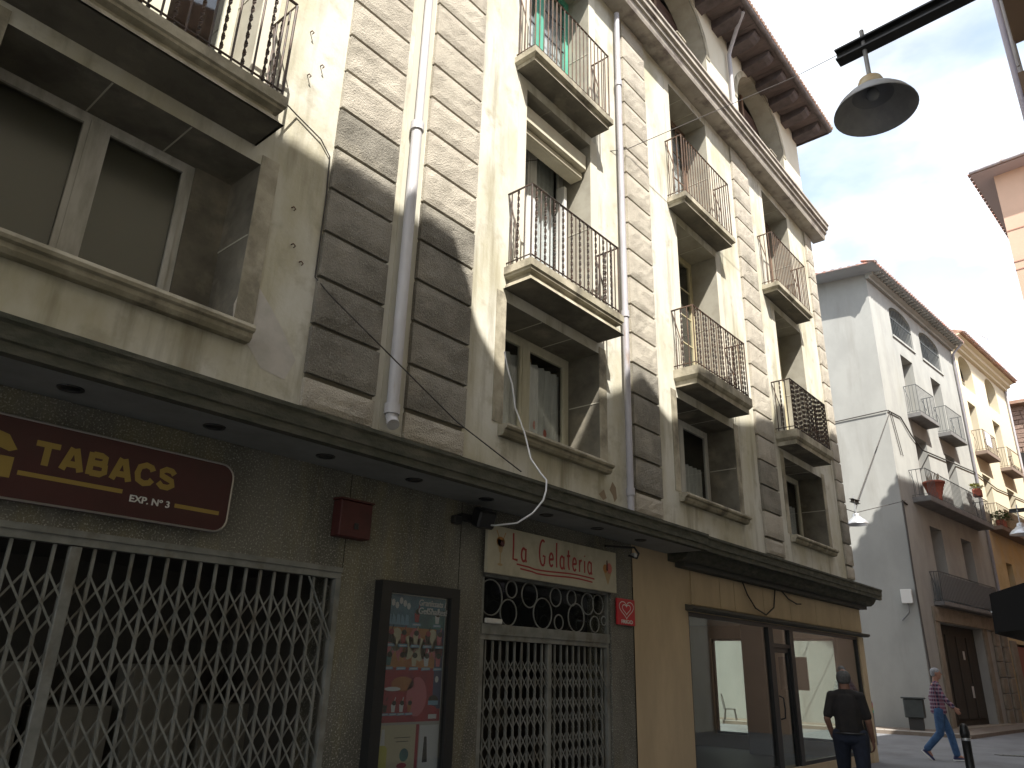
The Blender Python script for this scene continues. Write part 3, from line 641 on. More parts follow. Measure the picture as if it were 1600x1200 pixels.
# transom grille with rings
TG = thing('transom_grille', 'window grille of welded rings above the ice cream shop gate', 'grille', (6.78, 5.24, 1.96))
boxes('frame', gatem, TG, [(-1.13, 1.13, -.03, .03, -.07, .0), (-1.13, -1.10, -.02, .02, 0, .47), (1.10, 1.13, -.02, .02, 0, .47), (-1.13, 1.13, -.02, .02, .45, .48)])
rings = [(-.98, .255, .175), (-.66, .36, .085), (-.70, .125, .13), (-.36, .33, .13), (-.13, .155, .16), (.10, .345, .10), (.16, .08, .08), (.40, .36, .085), (.49, .15, .155), (.72, .32, .12), (.93, .33, .11), (.86, .10, .09), (1.05, .15, .05)]
for x, z, r in rings:
    bm = bmesh.new(); n = 22; pts = [(x+r*cos(2*pi*k/n), 0, z+.0+r*sin(2*pi*k/n)) for k in range(n+1)]
    add_tube(bm, pts, .008, 6, cap=False); put('ring', mesh_from(bm, 'ring', gatem, True), TG)
box('pane', glass, TG, -1.1, 1.1, .10, .104, .0, .45)
box('ledge_block', whitebox, TG, -1.1, -.85, -.06, -.031, 0.0, .05, .008)

# ------------------------------------------------------------------ signs
S = thing('shop_sign', 'maroon rounded sign reading TABACS in yellow letters on the granite wall', 'sign', (1.3, 5.11, 2.65))
def rrect(x0, x1, z0, z1, r, n=6):
    P = []
    for cx, cz, a0 in ((x1-r, z1-r, 0), (x0+r, z1-r, 90), (x0+r, z0+r, 180), (x1-r, z0+r, 270)):
        for k in range(n+1): a = R(a0+90*k/n); P.append((cx+r*cos(a), cz+r*sin(a)))
    return P
prism('panel', maroon, S, rrect(-1.4, 1.47, -.245, .245, .10), 0, .08, 'y')
bm = bmesh.new(); P = rrect(-1.4, 1.47, -.245, .245, .10); add_tube(bm, [(a, .0, b) for a, b in P]+[(P[0][0], 0, P[0][1])], .008, 6, cap=False); put('rim', mesh_from(bm, 'rim', chrome), S)
SG = {'T': [[(-.02, .90), (1.02, .90)], [(.5, .82), (.5, 0)]], 'A': [[(.10, 0), (.44, 1)], [(.92, 0), (.56, 1)], [(.25, .28), (.78, .28)]],
      'B': [[(.16, 0), (.16, 1)], [(.22, .91), (.62, .91), (.80, .84), (.80, .64), (.62, .54), (.22, .54)], [(.60, .54), (.84, .46), (.86, .20), (.66, .09), (.22, .09)]],
      'C': [[(.90, .70), (.80, .86), (.52, .93), (.22, .80), (.14, .50), (.22, .20), (.52, .07), (.80, .14), (.92, .30)]],
      'S': [[(.88, .74), (.72, .89), (.42, .92), (.20, .80), (.24, .60), (.50, .51), (.78, .42), (.86, .22), (.62, .08), (.32, .09), (.10, .26)]]}
lst = []
for k, ch in enumerate('TABACS'):
    for j, st_ in enumerate(SG[ch]):
        for q in ribbon([(.155+k*.152+u*.132+v*.0, -.015+v*.145) for u, v in st_], .040 if ch != 'T' or j else .036): lst.append((0, q, j))
polys('lettering', [gold], S, lst, 0, label='bold yellow lettering TABACS', th=.0008)
t = text('lettering', 'EXP. Nº 3', white, S, .76, -.003, -.138, .062, width=.27, off=.001, label='small white lettering under the yellow word')
polys('underline', [gold], S, [(0, rect(.09, .71, -.098, -.070))], 0); polys('underline', [gold], S, [(0, rect(1.07, 1.40, -.128, -.100))], 0)
# left emblem: a leaf-like T mark, partly out of view
polys('emblem', [gold], S, [(0, [(-.35, .06), (-.25, .13), (-.12, .16), (-.0, .13), (.06, .05), (.02, .03), (-.12, .07), (-.3, .03)]), (0, rect(-.02, .055, -.125, .0)), (0, rect(-.16, -.09, -.125, .02))], 0)

GS = thing('shop_sign', 'cream signboard hand lettered La Gelateria above the ring grille', 'sign', (6.77, 5.12, 2.68))
box('panel', creamsign, GS, -1.175, 1.175, 0, .04, -.245, .235, .004)
H = .30
def glyph(ch):
    a = lambda cx, cy, rx, ry, s, e, n=12: [(cx+rx*cos(R(s+(e-s)*k/n)), cy+ry*sin(R(s+(e-s)*k/n))) for k in range(n+1)]
    D = {'L': [[(0, 1), (.02, .5), (0, .02), (.35, 0)]],
         'a': [a(.2, .25, .17, .25, 50, 310), [(.37, .5), (.36, .1), (.42, -.02)]],
         'G': [a(.28, .48, .27, .50, 60, 300), [(.42, .05), (.46, .35), (.28, .36)]],
         'e': [[(.04, .27), (.34, .30)]+a(.19, .27, .165, .26, 8, 320)],
         'l': [[(.05, 1), (.04, .3), (.06, 0)]],
         't': [[(.12, .8), (.11, .2), (.2, 0)], [(-.02, .55), (.28, .58)]],
         'r': [[(.05, .5), (.06, 0)], [(.06, .3), (.14, .47), (.28, .5)]],
         'i': [[(.05, .5), (.05, 0)], [(.04, .72), (.07, .68)]]}
    return D[ch], {'L': .46, 'a': .5, 'G': .66, 'e': .44, 'l': .17, 't': .33, 'r': .33, 'i': .17}[ch]
lst = []; x = -.78; 
for ch in 'La Gelateria':
    if ch == ' ': x += .17; continue
    st_, adv = glyph(ch); sc_ = .27 if ch != 'G' else .27; sx = .21
    for s_ in st_:
        for q in ribbon([(x+u*sx, -.075+v*sc_) for u, v in s_], .026): lst.append((0, q))
    x += adv*sx+.033
for dz, xa, xb in ((-.125, -.72, .70), (-.165, -.66, .66)):
    for q in ribbon([(xa+(xb-xa)*k/14, dz-.012*sin(k*.45)+(.01 if k < 3 else 0)) for k in range(15)], .017): lst.append((0, q))
polys('lettering', [redpaint], GS, lst, 0, label='red handwritten words with a double underline')
# painted sundae glass (left) and fruit cone (right)
og = M('sundae_orange', (.42, .19, .05), rough=.6); gl2 = M('glass_tan', (.42, .30, .16), rough=.6); dk = M('berry_dark', (.10, .03, .03), rough=.6); pk = M('ice_pink', (.52, .16, .13), rough=.6)
polys('painted_sundae', [og, gl2, dk, pk], GS, [(1, [(-1.04, .10), (-.92, .10), (-.96, -.03), (-1.0, -.03)]), (0, ell(-.98, .08, .065, .05)), (2, ell(-.955, .06, .03, .03), 1), (1, rect(-.987, -.973, -.14, -.03)), (1, ell(-.98, -.15, .04, .012)), (0, [(-1.05, .19), (-1.04, .19), (-.99, .1), (-1.0, .1)]), (0, [(-.90, .18), (-.91, .18), (-.95, .1), (-.94, .1)])], 0)
polys('painted_cone', [og, gl2, dk, pk], GS, [(1, [(.90, -.02), (1.06, -.02), (.985, -.17)]), (3, ell(1.02, .03, .055, .065)), (0, ell(.93, .02, .05, .05), 1), (2, [(.945, .0), (.985, .0), (.975, .12), (.955, .12)], 2)], 0)

FR = thing('shop_plate', 'small red plate with white heart emblem and FRIGO lettering', 'sign', (8.2, 5.15, 2.235))
box('panel', redbright, FR, -.2, .2, 0, .03, -.155, .155, .006)
def heart(s, n=30):
    P = []
    for k in range(n+1):
        t_ = 2*pi*k/n; P.append((s*sin(t_)**3*1.12, s*(13*cos(t_)-5*cos(2*t_)-2*cos(3*t_)-cos(4*t_))/16*.78))
    return P
L2 = [(0, q) for q in ribbon([(u, v+.035) for u, v in heart(.145)], .010)]+[(0, q) for q in ribbon([(u, v+.035) for u, v in heart(.085)], .010)]
polys('heart_emblem', [white], FR, L2, 0)
text('lettering', 'FRIGO', white, FR, -.125, -.002, -.135, .06, width=.25, off=.0008)

RB = thing('alarm_box', 'dark red metal alarm box fixed high on the granite wall', 'box', (3.91, 5.2, 2.68))
box('case', boxred, RB, -.165, .165, -.12, -.001, -.15, .15, .008)
prism('lid', boxred, RB, [(-.001, .152), (-.135, .152), (-.135, .165), (-.001, .172)], -.17, .17)
box('latch', blackm, RB, -.02, .02, -.135, -.121, -.08, -.03, .003)

# poster case
PC = thing('poster_case', 'tall black framed display case with coloured ice drink poster', 'display case', (4.74, 5.2, 1.2))
x0, x1, z0, z1 = -.47, .48, -.75, 1.03
boxes('frame', blackm, PC, [(x0, x0+.11, -.10, -.001, z0, z1), (x1-.11, x1, -.10, -.001, z0, z1), (x0+.11, x1-.11, -.10, -.001, z1-.09, z1), (x0+.11, x1-.11, -.10, -.001, z0, z0+.09)])
box('backing', M('poster_paper', (.42, .43, .40), rough=.7), PC, x0+.11, x1-.11, -.03, -.001, z0+.09, z1-.09)
PM = [M('p_blue', (.06, .16, .26), (.12, .28, .36), 6, rough=.5), M('p_teal', (.07, .22, .22), (.04, .12, .16), 7, rough=.5), M('p_red', (.42, .04, .06), (.26, .03, .06), 6, rough=.5), M('p_orange', (.50, .24, .09), (.38, .13, .06), 5, rough=.5),
      M('p_white', (.62, .64, .66), rough=.5), M('p_sky', (.20, .38, .55), rough=.5), M('p_cream', (.55, .50, .36), rough=.5), M('p_black', (.03, .03, .03), rough=.5), M('p_pink', (.55, .16, .20), rough=.5), M('p_yellow', (.55, .53, .12), rough=.5), M('p_navy', (.06, .08, .18), rough=.5)]
px0, px1, pz1, pzb = x0+.12, x1-.12, z1-.10, -.10; W_ = px1-px0
lst = [(0, rect(px0, px1, pz1-.27, pz1)), (3, rect(px0, px1, pz1-.60, pz1-.27)), (2, rect(px0, px1, pzb, pz1-.60)), (1, rect(px0+.36, px1, pz1-.27, pz1-.10), 1), (10, rect(px1-.10, px1, pzb+.1, pz1-.27), 1)]
for k in range(9): lst.append((6 if k % 2 else 8, ell(px0+W_*(.1+.1*k), pz1-.42+.05*sin(k*2.), .07, .10, 12), 1))
for k in range(6): lst.append((4, ell(px0+.03+.045*k, pz1-.05-.02*(k % 3), .022, .03, 8), 2))
def cup(cx, cz, c, s=1.0):
    return [(c, [(cx-.022*s, cz), (cx+.022*s, cz), (cx+.032*s, cz+.075*s), (cx-.032*s, cz+.075*s)], 3), (7 if c != 7 else 2, ell(cx+.006, cz+.088*s, .03*s, .024*s, 10), 4), (c, [(cx+.0, cz+.08*s), (cx+.012*s, cz+.08*s), (cx+.03*s, cz+.145*s), (cx+.02*s, cz+.145*s)], 3), (5, [(cx-.055*s, cz-.035*s), (cx+.055*s, cz-.030*s), (cx+.05*s, cz-.008*s), (cx-.05*s, cz-.010*s)], 3), (4, [(cx-.04*s, cz-.026*s), (cx+.04*s, cz-.022*s), (cx+.04*s, cz-.016*s), (cx-.04*s, cz-.018*s)], 5)]
cols = [7, 2, 6, 7, 8, 1, 3, 6, 4, 8]
for k in range(5):
    lst += cup(px0+.07+k*.145, pz1-.40, cols[k]); lst += cup(px0+.07+k*.145, pz1-.585, cols[5+k])
lst += cup(px0+.36, pz1-.22, 2, 1.0)+cup(px1-.10, pz1-.22, 4, .9)
for k in range(5): lst.append((5, [(px0+.02+.05*k, pz1-.25), (px0+.07+.05*k, pz1-.25), (px0+.06+.05*k, pz1-.17-.02*(k % 2)), (px0+.03+.05*k, pz1-.16)], 2))
for k in range(4): lst += cup(px0+.07+k*.09, pzb+.08, [7, 4, 4, 3][k], .8)
lst += [(4, ell(px0+.14, pzb+.26, .09, .018, 12), 2), (8, ell(px0+.42, pzb+.20, .12, .16, 14), 1), (3, ell(px0+.25, pzb+.30, .13, .06, 14), 1), (7, ell(px1-.09, pzb+.17, .06, .04, 12), 2), (5, rect(px1-.15, px1-.03, pzb+.13, pzb+.165), 3), (4, rect(px1-.14, px1-.04, pzb+.02, pzb+.055), 3), (2, ell(px1-.1, pzb+.09, .06, .035, 12), 2), (4, ell(px1-.06, pzb+.34, .022, .028, 10), 2)]
poster = polys('poster', PM, PC, lst, -.03, th=.0012)
text('lettering', 'Granissats i', PM[4], PC, px0+.36, -.042, pz1-.075, .075, width=.34, shear=.2, off=.001)
text('lettering', 'GelShakes!', PM[4], PC, px0+.36, -.042, pz1-.145, .078, width=.36, shear=.2, off=.001)
polys('leaflet', PM, PC, [(6, rect(px0, px0+.44, z0+.1, pzb-.02)), (2, rect(px0+.44, px0+.475, z0+.1, pzb-.02)), (4, rect(px0+.485, px1, z0+.1, pzb-.03)), (9, rrect(px0+.02, px0+.13, pzb-.40, pzb-.17, .04, 4), 1), (4, [(px0+.05, pzb-.17), (px0+.10, pzb-.17), (px0+.09, pzb-.05), (px0+.06, pzb-.05)], 1), (1, ell(px0+.32, pzb-.25, .05, .05), 1), (2, ell(px0+.30, pzb-.33, .055, .022), 1), (7, [(px0+.53, pzb-.32), (px0+.59, pzb-.32), (px0+.57, pzb-.12), (px0+.54, pzb-.12)], 1), (7, rect(px0+.20, px0+.38, pzb-.12, pzb-.115), 1), (7, rect(px0+.22, px0+.36, pzb-.15, pzb-.145), 1)], -.03, th=.0012, label='pale lower leaflets, one with a yellow bottle')
box('pane', glassmat('case_glass', (.88, .90, .91), .7), PC, x0+.10, x1-.10, -.075, -.072, z0+.08, z1-.08)

# security light and camera by the sign
SL = thing('security_light', 'black floodlight on a bracket beside the left end of the gelateria sign', 'lamp', (5.38, 5.2, 2.93))
box('bracket', blackm, SL, -.16, .0, -.08, -.001, -.03, .03)
box('head', blackm, SL, -.06, .14, -.26, -.09, -.09, .09, .02, rot=(R(25), 0, R(-15)))
box('cable_box', blackm, SL, -.25, -.15, -.07, -.001, -.08, .0, .01)
CM = thing('bracket_lamp', 'small black bracket lamp at the right end of the gelateria sign', 'lamp', (8.05, 5.2, 2.95))
tube('arm', blackm, CM, [(-.25, -.02, .04), (0, -.10, .05), (.10, -.22, .05), (.17, -.24, -.02), (.12, -.24, -.08), (0, -.20, -.06)], .014, 6)
box('lamp_head', alum, CM, .06, .12, -.25, -.18, -.075, -.02, .01)

# cables on the facade
tag(tube('hanging_cable', wirewhite, None, [(5.64, 5.02, 4.80), (5.67, 5.0, 4.62), (5.76, 5.0, 4.45), (5.82, 5.0, 4.2), (5.93, 4.95, 3.93), (5.80, 4.75, 3.58), (5.78, 4.60, 3.40), (5.75, 4.50, 3.31), (5.73, 4.49, 3.20), (5.70, 4.5, 3.10), (5.60, 4.55, 2.96), (5.50, 4.66, 2.86), (5.40, 4.85, 2.84), (5.48, 5.0, 2.87)], .009, 6), 'loose white cable dangling from the lace curtained window to the gelateria sign', 'cable')
tag(tube('wall_cable', wiredark, None, [(2.55, 5.0, 6.15), (2.85, 5.185, 6.24), (3.13, 5.18, 6.14), (3.25, 5.185, 6.02), (3.27, 5.185, 5.6), (3.27, 5.185, 4.74), (3.40, 5.10, 4.58), (4.05, 5.0, 4.2), (4.9, 4.95, 3.78), (5.5, 4.62, 3.36)], .007, 6), 'thin dark cable slanting across the left stone strips down to the canopy', 'cable')
tag(tube('shop_cable', wiredark, None, [(11.6, 5.15, 3.0), (11.75, 5.13, 2.75), (12.0, 5.12, 2.56), (12.4, 5.12, 2.48), (12.75, 5.12, 2.62), (12.9, 5.13, 2.95)], .012, 6), 'dark cable drooping over the beige panels of the corner shop', 'cable')
tag(tube('shop_cable', wiredark, None, [(13.2, 5.15, 2.95), (13.45, 5.13, 2.82), (13.8, 5.12, 2.76), (13.95, 5.1, 2.77)], .012, 6), 'short cable stub hanging right of the drooping cable', 'cable')
tag(tube('street_wire', wiredark, None, [(6.6, 5.66, 8.2), (8.5, 5.1, 9.32), (11.6, 3.3, 12.0), (11.0, .5, 11.6)], .006, 6), 'thin wire crossing the sky from the facade to the right hand house', 'wire')

# ------------------------------------------------------------------ street lamps
def street_lamp(label, loc, rz, arm_len, capm=lampcap, shade=lampm, grp='bell street lamps', sc_=1.0, arm=True):
    T = thing('street_lamp', label, 'street lamp', loc, rz, grp)
    def lat(nm, prof, mt, seg=40):
        bm = bmesh.new(); add_lathe(bm, [(r*sc_, z*sc_) for r, z in prof], (0, 0, 0), seg); return put(nm, mesh_from(bm, nm, mt, True), T)
    lat('shade', [(.10, .02), (.13, -.01), (.17, -.05), (.215, -.08), (.27, -.14), (.305, -.20), (.31, -.215), (.30, -.21), (.262, -.15), (.21, -.095), (.165, -.065), (.155, -.06)], shade)
    lat('reflector', [(.155, -.06), (.13, -.03), (.09, -.01), (.0, -.005)], lampin)
    lat('bulb', [(.0, -.10), (.035, -.09), (.05, -.06), (.04, -.02), (.02, -.005)], bulbm, 16)
    lat('cap', [(.0, .115), (.06, .11), (.085, .095), (.095, .07), (.10, .018)], capm)
    tube('hanger', shade, T, [(0, 0, .115*sc_), (0, 0, .62*sc_)], .018*sc_, 8)
    if arm:
        boxes('arm', blackm, T, [(-.05, .05, -arm_len, .20, .41*sc_, .41*sc_+.014), (-.05, .05, -arm_len, .20, .41*sc_+.086, .41*sc_+.10), (-.006, .006, -arm_len, .20, .41*sc_+.014, .41*sc_+.086)])
    return T
LX = 5.0
street_lamp('large grey bell lamp hanging against the sky from a black arm', (LX+.02, .905, 5.64), R(-3), 1.9, sc_=.92)
street_lamp('small bright aluminium lamp in front of the grey side wall', (22.5, 6.38, 5.85), R(80), .25, alum, alum)
street_lamp('pale lamp at the right picture edge before the yellow house', (25.0, 2.80, 5.62), R(0), 1.6, alum, alum)
tag(tube('lamp_wire', wiredark, None, [(28.45, 6.45, 10.6), (22.7, 6.4, 6.25)], .02, 6), 'slanting stay wire from the grey house corner down to the small lamp', 'wire')
tag(tube('lamp_wire', wiredark, None, [(17.5, 6.6, 5.8), (22.6, 6.4, 6.0), (28.5, 6.4, 7.4)], .012, 6), 'thin horizontal feed wire of the small lamp crossing the grey wall', 'wire')

# ------------------------------------------------------------------ GREY HOUSE
e_ang = math.atan2(-.098, .9952)
GH = thing('corner_house', 'tall grey rendered corner house with arched loggia windows and tiled eaves', 'house', (28.51, 6.53, 0), e_ang)
gops = [(2.0, 4.35, 14.5, 15.55, .40), (5.3, 7.75, 14.5, 15.55, .40), (2.5, 3.8, 11.2, 13.8), (5.87, 7.1, 11.2, 13.8), (2.5, 3.8, 7.8, 10.4), (5.9, 7.1, 7.8, 10.4), (2.5, 3.75, 4.15, 6.9), (5.95, 7.2, 4.15, 6.9), (1.7, 6.4, .05, 3.45)]
wall('wall', greytrim, GH, 0, 9.7, 0, 16.45, gops, depth=.45, remat=greytrim)
# side wall seen obliquely
sx, sy = -.255, .967; Ls = 14
def quadmesh(name, mat, parent, qs):
    bm = bmesh.new()
    for q in qs: bm.faces.new([bm.verts.new(p_) for p_ in q])
    return put(name, mesh_from(bm, name, mat), parent)
quadmesh('side_wall', greywall, GH, [[(0, 0, 0), (sx*Ls, sy*Ls, 0), (sx*Ls, sy*Ls, 16.45), (0, 0, 16.45)]])
quadmesh('rear_wall', greywall, GH, [[(sx*Ls, sy*Ls, 0), (9.7, sy*Ls, 0), (9.7, sy*Ls, 16.45), (sx*Ls, sy*Ls, 16.45)]])
quadmesh('end_wall', greywall, GH, [[(9.7, 0, 0), (9.7, sy*Ls, 0), (9.7, sy*Ls, 16.45), (9.7, 0, 16.45)]])
for o in gops[:8]:
    room_box('interior', room, GH, o[0]-.3, o[1]+.3, .45, 1.8, o[2]-.1, o[3]+.7)
for k, (a, b) in enumerate(((2.0, 4.35), (5.3, 7.75))):
    n = 13; ga = [(a+(b-a)*i/n-.012, a+(b-a)*i/n+.012, .02, .045, 14.5, 15.53+.36*sin(pi*i/n)) for i in range(1, n)]
    grl = boxes('loggia_grille', railgrey, GH, [(a, b, .015, .05, 14.52, 14.56), (a, b, .015, .05, 15.3, 15.33)])
    for q in ga: boxes('bar', railgrey, grl, [q])
    box('window_sill', greytrim, GH, a-.05, b+.05, -.05, .0, 14.40, 14.49)
# cornice lines and roof
prism('cornice', greytrim, GH, [(0, 16.2), (-.12, 16.2), (-.14, 16.28), (-.28, 16.34), (-.30, 16.45), (0, 16.45)], -.05, 9.7)
bm = bmesh.new()
ov = .85; of = .62; zE = 16.47; zR = 18.6
# side eave runs parallel to the side wall
def sp(v, o): return (sx*v-o, sy*v)
A = (*sp(0, ov), zE); 
pts = {'fl': (-ov+.1, -of, zE), 'fr': (9.7, -of, zE), 'bl': (*sp(Ls, ov), zE), 'rl': (2.5, 6.5, zR), 'rr': (9.7, 6.5, zR), 'br': (9.7, sy*Ls, zE)}
V = {k: bm.verts.new(v) for k, v in pts.items()}; V2 = {k: bm.verts.new((v[0], v[1], v[2]-.04)) for k, v in pts.items()}
bm.faces.new((V['fl'], V['fr'], V['rr'], V['rl'])); bm.faces.new((V['fl'], V['rl'], V['bl'])); bm.faces.new((V['rl'], V['rr'], V['br'], V['bl']))
sf_ = bm.faces.new((V2['fl'], V2['fr'], V2['br'], V2['bl'])); sf_.material_index = 1; bm.faces.new((V['fl'], V['fr'], V2['fr'], V2['fl'])); bm.faces.new((V['fl'], V['bl'], V2['bl'], V2['fl'])); bm.faces.new((V['fr'], V['rr'], V['br'], V2['br'], V2['fr']))
put('roof', mesh_from(bm, 'roof', [tilep, M('grey_soffit', (.36, .38, .40), rough=.9)]), GH)
bm = bmesh.new(); add_tube(bm, [(0, -.25, 0), (0, .25, .05)], .085, 8, flat=.55); tl2 = mesh_from(bm, 'roof_tile', tilep)
for i in range(46):
    put('roof_tile', tl2, GH, (-.75+i*.228, -of+.2, zE+.035), (R(12), 0, R(random.uniform(-3, 3))))
for i in range(40):
    v = -.6+i*.3; c = sp(v, ov-.2); put('roof_tile', tl2, GH, (c[0], c[1], zE+.03), (R(12), 0, R(-75+random.uniform(-3, 3))))
for i in range(32):
    box('eave_bracket', greytrim, GH, .1+i*.3, .22+i*.3, -.52, -.305, 16.35, 16.425)
def small_balcony(parent, x0, x1, d, zb, zt, zr, n, lab=None, sm_=slabgrey, rm=railgrey):
    return balcony(parent, x0, x1, -d, zb, zt, zr, 'plain', sm_, rm, lab, nb=n, r=.009, slab='flat')
small_balcony(GH, 2.15, 4.15, .5, 11.0, 11.17, 12.3, 14, 'left small balcony under the loggia')
small_balcony(GH, 5.5, 7.55, .5, 11.0, 11.17, 12.3, 14, 'right small balcony under the loggia')
small_balcony(GH, 1.2, 8.6, .6, 7.55, 7.75, 8.75, 46, 'long balcony shared by two windows')
small_balcony(GH, 1.6, 8.2, .35, 4.0, 4.14, 5.15, 40, 'lowest long balcony with solid grey screen')
box('balcony_screen', M('screen_grey', (.15, .16, .165), rough=.7), GH, 1.7, 8.1, -.30, -.295, 4.2, 5.08)
for (a, b, c, d) in ((2.5, 3.8, 11.2, 13.8), (5.87, 7.1, 11.2, 13.8), (2.5, 3.8, 7.8, 10.4), (5.9, 7.1, 7.8, 10.4), (2.5, 3.75, 4.15, 6.9), (5.95, 7.2, 4.15, 6.9)):
    f = boxes('balcony_door', wood_brown, GH, [(a, a+.07, .40, .45, c, d), (b-.07, b, .40, .45, c, d), (a, b, .40, .45, d-.08, d), ((a+b)/2-.05, (a+b)/2+.05, .40, .45, c, d)])
    for u, v in ((a+.07, (a+b)/2-.05), ((a+b)/2+.05, b-.07)): box('pane', glass, f, u, v, .42, .425, c, d-.08)
# ground floor: stone frame and dark entrance
for u in (1.25, 6.45): box('door_jamb', sandstone, GH, u, u+.44, -.06, 0, 0, 3.46, .01)
box('lintel', sandstone, GH, 1.25, 8.9, -.08, 0, 3.47, 3.95, .01)
for k in range(6):
    box('pilaster_block', sandstone, GH, 7.6, 8.15, -.12, 0, .02+k*.575, .57+k*.575, .02); box('pilaster_block', sandstone, GH, 8.7, 9.2, -.12, 0, .02+k*.575, .57+k*.575, .02)
room_box('interior', dark, GH, 1.7, 6.4, .45, 2.5, .05, 3.45)
en = boxes('entrance_door', doorwood, GH, [(1.7, 6.4, .30, .36, .05, 3.45)])
for k in range(4): box('door_panel', doorwood, en, 1.9+k*1.12, 2.8+k*1.12, .26, .298, .3, 3.1, .01)
box('paper_notice', whitebox, en, 4.6, 4.8, .25, .258, 2.3, 2.6); box('paper_notice', whitebox, en, 4.95, 5.15, .25, .258, 1.0, 1.4)
box('door_step', sandstone, GH, 1.3, 7.3, -.35, -.0, 0, .12, .01)
# services on the house
tube('service_cable', wiredark, GH, [(.45, -.03, 7.35), (.05, -.03, 7.42), (.02, -.04, 7.3), (-.06, -.04, 5.0), (-.05, -.05, 3.4), (.10, -.05, 0.3)], .03, 6)
tube('service_cable', wiredark, GH, [(.0, -.04, 10.75), (1.2, -.04, 10.8), (2.0, -.05, 10.3), (3.0, -.05, 9.9), (9.7, -.05, 10.3)], .026, 6)
tube('service_cable', wiredark, GH, [(sx*6, sy*6-.06, 10.6), (sx*3-.03, sy*3, 10.45), (-.05, -.03, 10.75)], .02, 6)
for dx_ in (.15, .35): tube('service_cable', wiredark, GH, [(dx_, -.03, 10.75), (dx_+.25, -.03, 10.0), (dx_+.5, -.03, 9.2)], .012, 6)
mb = thing('meter_box', 'small white meter box with a short conduit low on the grey side wall', 'box', (28.43, 6.80, 3.95), R(-82))
box('case', whitebox, mb, -.17, .17, -.16, -.001, 0, .45, .01); tube('conduit', slabgrey, mb, [(0, -.08, 0), (0, -.08, -.3), (-.25, -.08, -.55)], .03, 6)
tube('drainpipe', zinc, GH, [(9.55, -.55, 16.4), (9.6, -.1, 16.0), (9.6, -.08, 4.6), (9.9, -.08, 4.1)], .06, 8)

# ------------------------------------------------------------------ YELLOW HOUSE
YH = thing('terraced_house', 'yellow plastered terraced house with arched top windows beyond the grey house', 'house', (28.51+.9952*9.75, 6.53-.098*9.75, 0), e_ang)
yops = [(.9, 2.9, 14.8, 15.9, .6), (5.0, 6.95, 14.8, 15.9, .6), (1.15, 2.35, 11.5, 14.05), (5.0, 6.3, 11.5, 14.05), (1.15, 2.35, 8.1, 10.5), (5.0, 6.3, 8.1, 10.5), (2.1, 3.1, 4.3, 6.6), (5.4, 6.4, 4.3, 6.6), (1.0, 7.6, .05, 3.1)]
wall('wall', yellowpale, YH, 0, 8.9, 7.9, 17.0, yops[:6], depth=.4, remat=yellowpale, label='pale cream upper storeys')
wall('wall', yellowwall, YH, 0, 8.9, 0, 7.9, yops[6:], depth=.4, remat=yellowwall, label='yellow lower storeys')
quadmesh('end_wall', yellowpale, YH, [[(8.9, 0, 0), (8.9, 12, 0), (8.9, 12, 17), (8.9, 0, 17)], [(0, 0, 16), (0, 12, 16), (0, 12, 17), (0, 0, 17)]])
for o in yops: room_box('interior', room, YH, o[0]-.2, o[1]+.2, .4, 1.6, o[2]-.04, o[3]+.65)
for o in yops[:2]:
    f = boxes('loggia_window', wood_brown, YH, [(o[0], o[1], .36, .40, o[2], o[2]+.1), ((o[0]+o[1])/2-.04, (o[0]+o[1])/2+.04, .36, .40, o[2], o[3]+.5), (o[0], o[1], .36, .40, 15.6, 15.68)])
    box('pane', glass, f, o[0], o[1], .38, .385, o[2]+.1, 15.6)
for o in yops[2:8]:
    f = boxes('balcony_door', wood_brown, YH, [(o[0], o[0]+.07, .34, .39, o[2], o[3]), (o[1]-.07, o[1], .34, .39, o[2], o[3]), ((o[0]+o[1])/2-.05, (o[0]+o[1])/2+.05, .34, .39, o[2], o[3])])
    box('pane', glass, f, o[0]+.07, o[1]-.07, .36, .365, o[2], o[3])
prism('cornice', yellowpale, YH, [(0, 16.6), (-.15, 16.62), (-.16, 16.75), (-.32, 16.8), (-.34, 16.95), (-.5, 17.0), (-.5, 17.05), (0, 17.05)], 0, 8.95)
prism('roof', tile, YH, [(-.62, 17.06), (-.62, 17.14), (5, 19.4), (12, 17.1), (12, 17.06)], -.0, 9.1)
for i in range(38): put('roof_tile', tl2, YH, (.1+i*.235, -.5, 17.16), (R(20), 0, 0))
for (a, b, zt, l_) in ((.7, 2.7, 11.45, 'upper left balcony'), (4.6, 6.7, 11.45, 'upper right balcony'), (.6, 7.4, 8.0, 'long planted balcony')):
    small_balcony(YH, a, b, .5, zt-.18, zt, zt+1.0, 14 if b-a < 3 else 36, l_, M('brown_slab', (.22, .17, .14), rough=.9), ironbrown)
box('cloth', M('pale_cloth', (.55, .56, .68), rough=.9), YH, .8, 1.6, -.53, -.515, 11.7, 12.35)
box('cloth', M('cream_cloth', (.55, .47, .33), rough=.9), YH, 5.0, 6.2, -.53, -.515, 11.6, 12.3)
box('balcony_screen', M('cream_screen', (.42, .36, .24), rough=.9), YH, 1.6, 7.3, -.45, -.44, 8.1, 8.9)
for u in (.15, 7.62): box('stone_pier', sandstone, YH, u, u+.78, -.08, 0, 0, 3.2, .01)
box('shop_awning_board', M('brick_red_paint', (.25, .09, .06), rough=.8), YH, 1.0, 7.6, .02, .38, .06, 3.0)
tube('drainpipe', zinc, YH, [(8.8, -.08, 17), (8.8, -.08, 3)], .06, 8)
tube('service_cable', wiredark, YH, [(-.1, -.05, 10.3), (3, -.05, 10.1), (8.9, -.05, 10.4)], .026, 6)
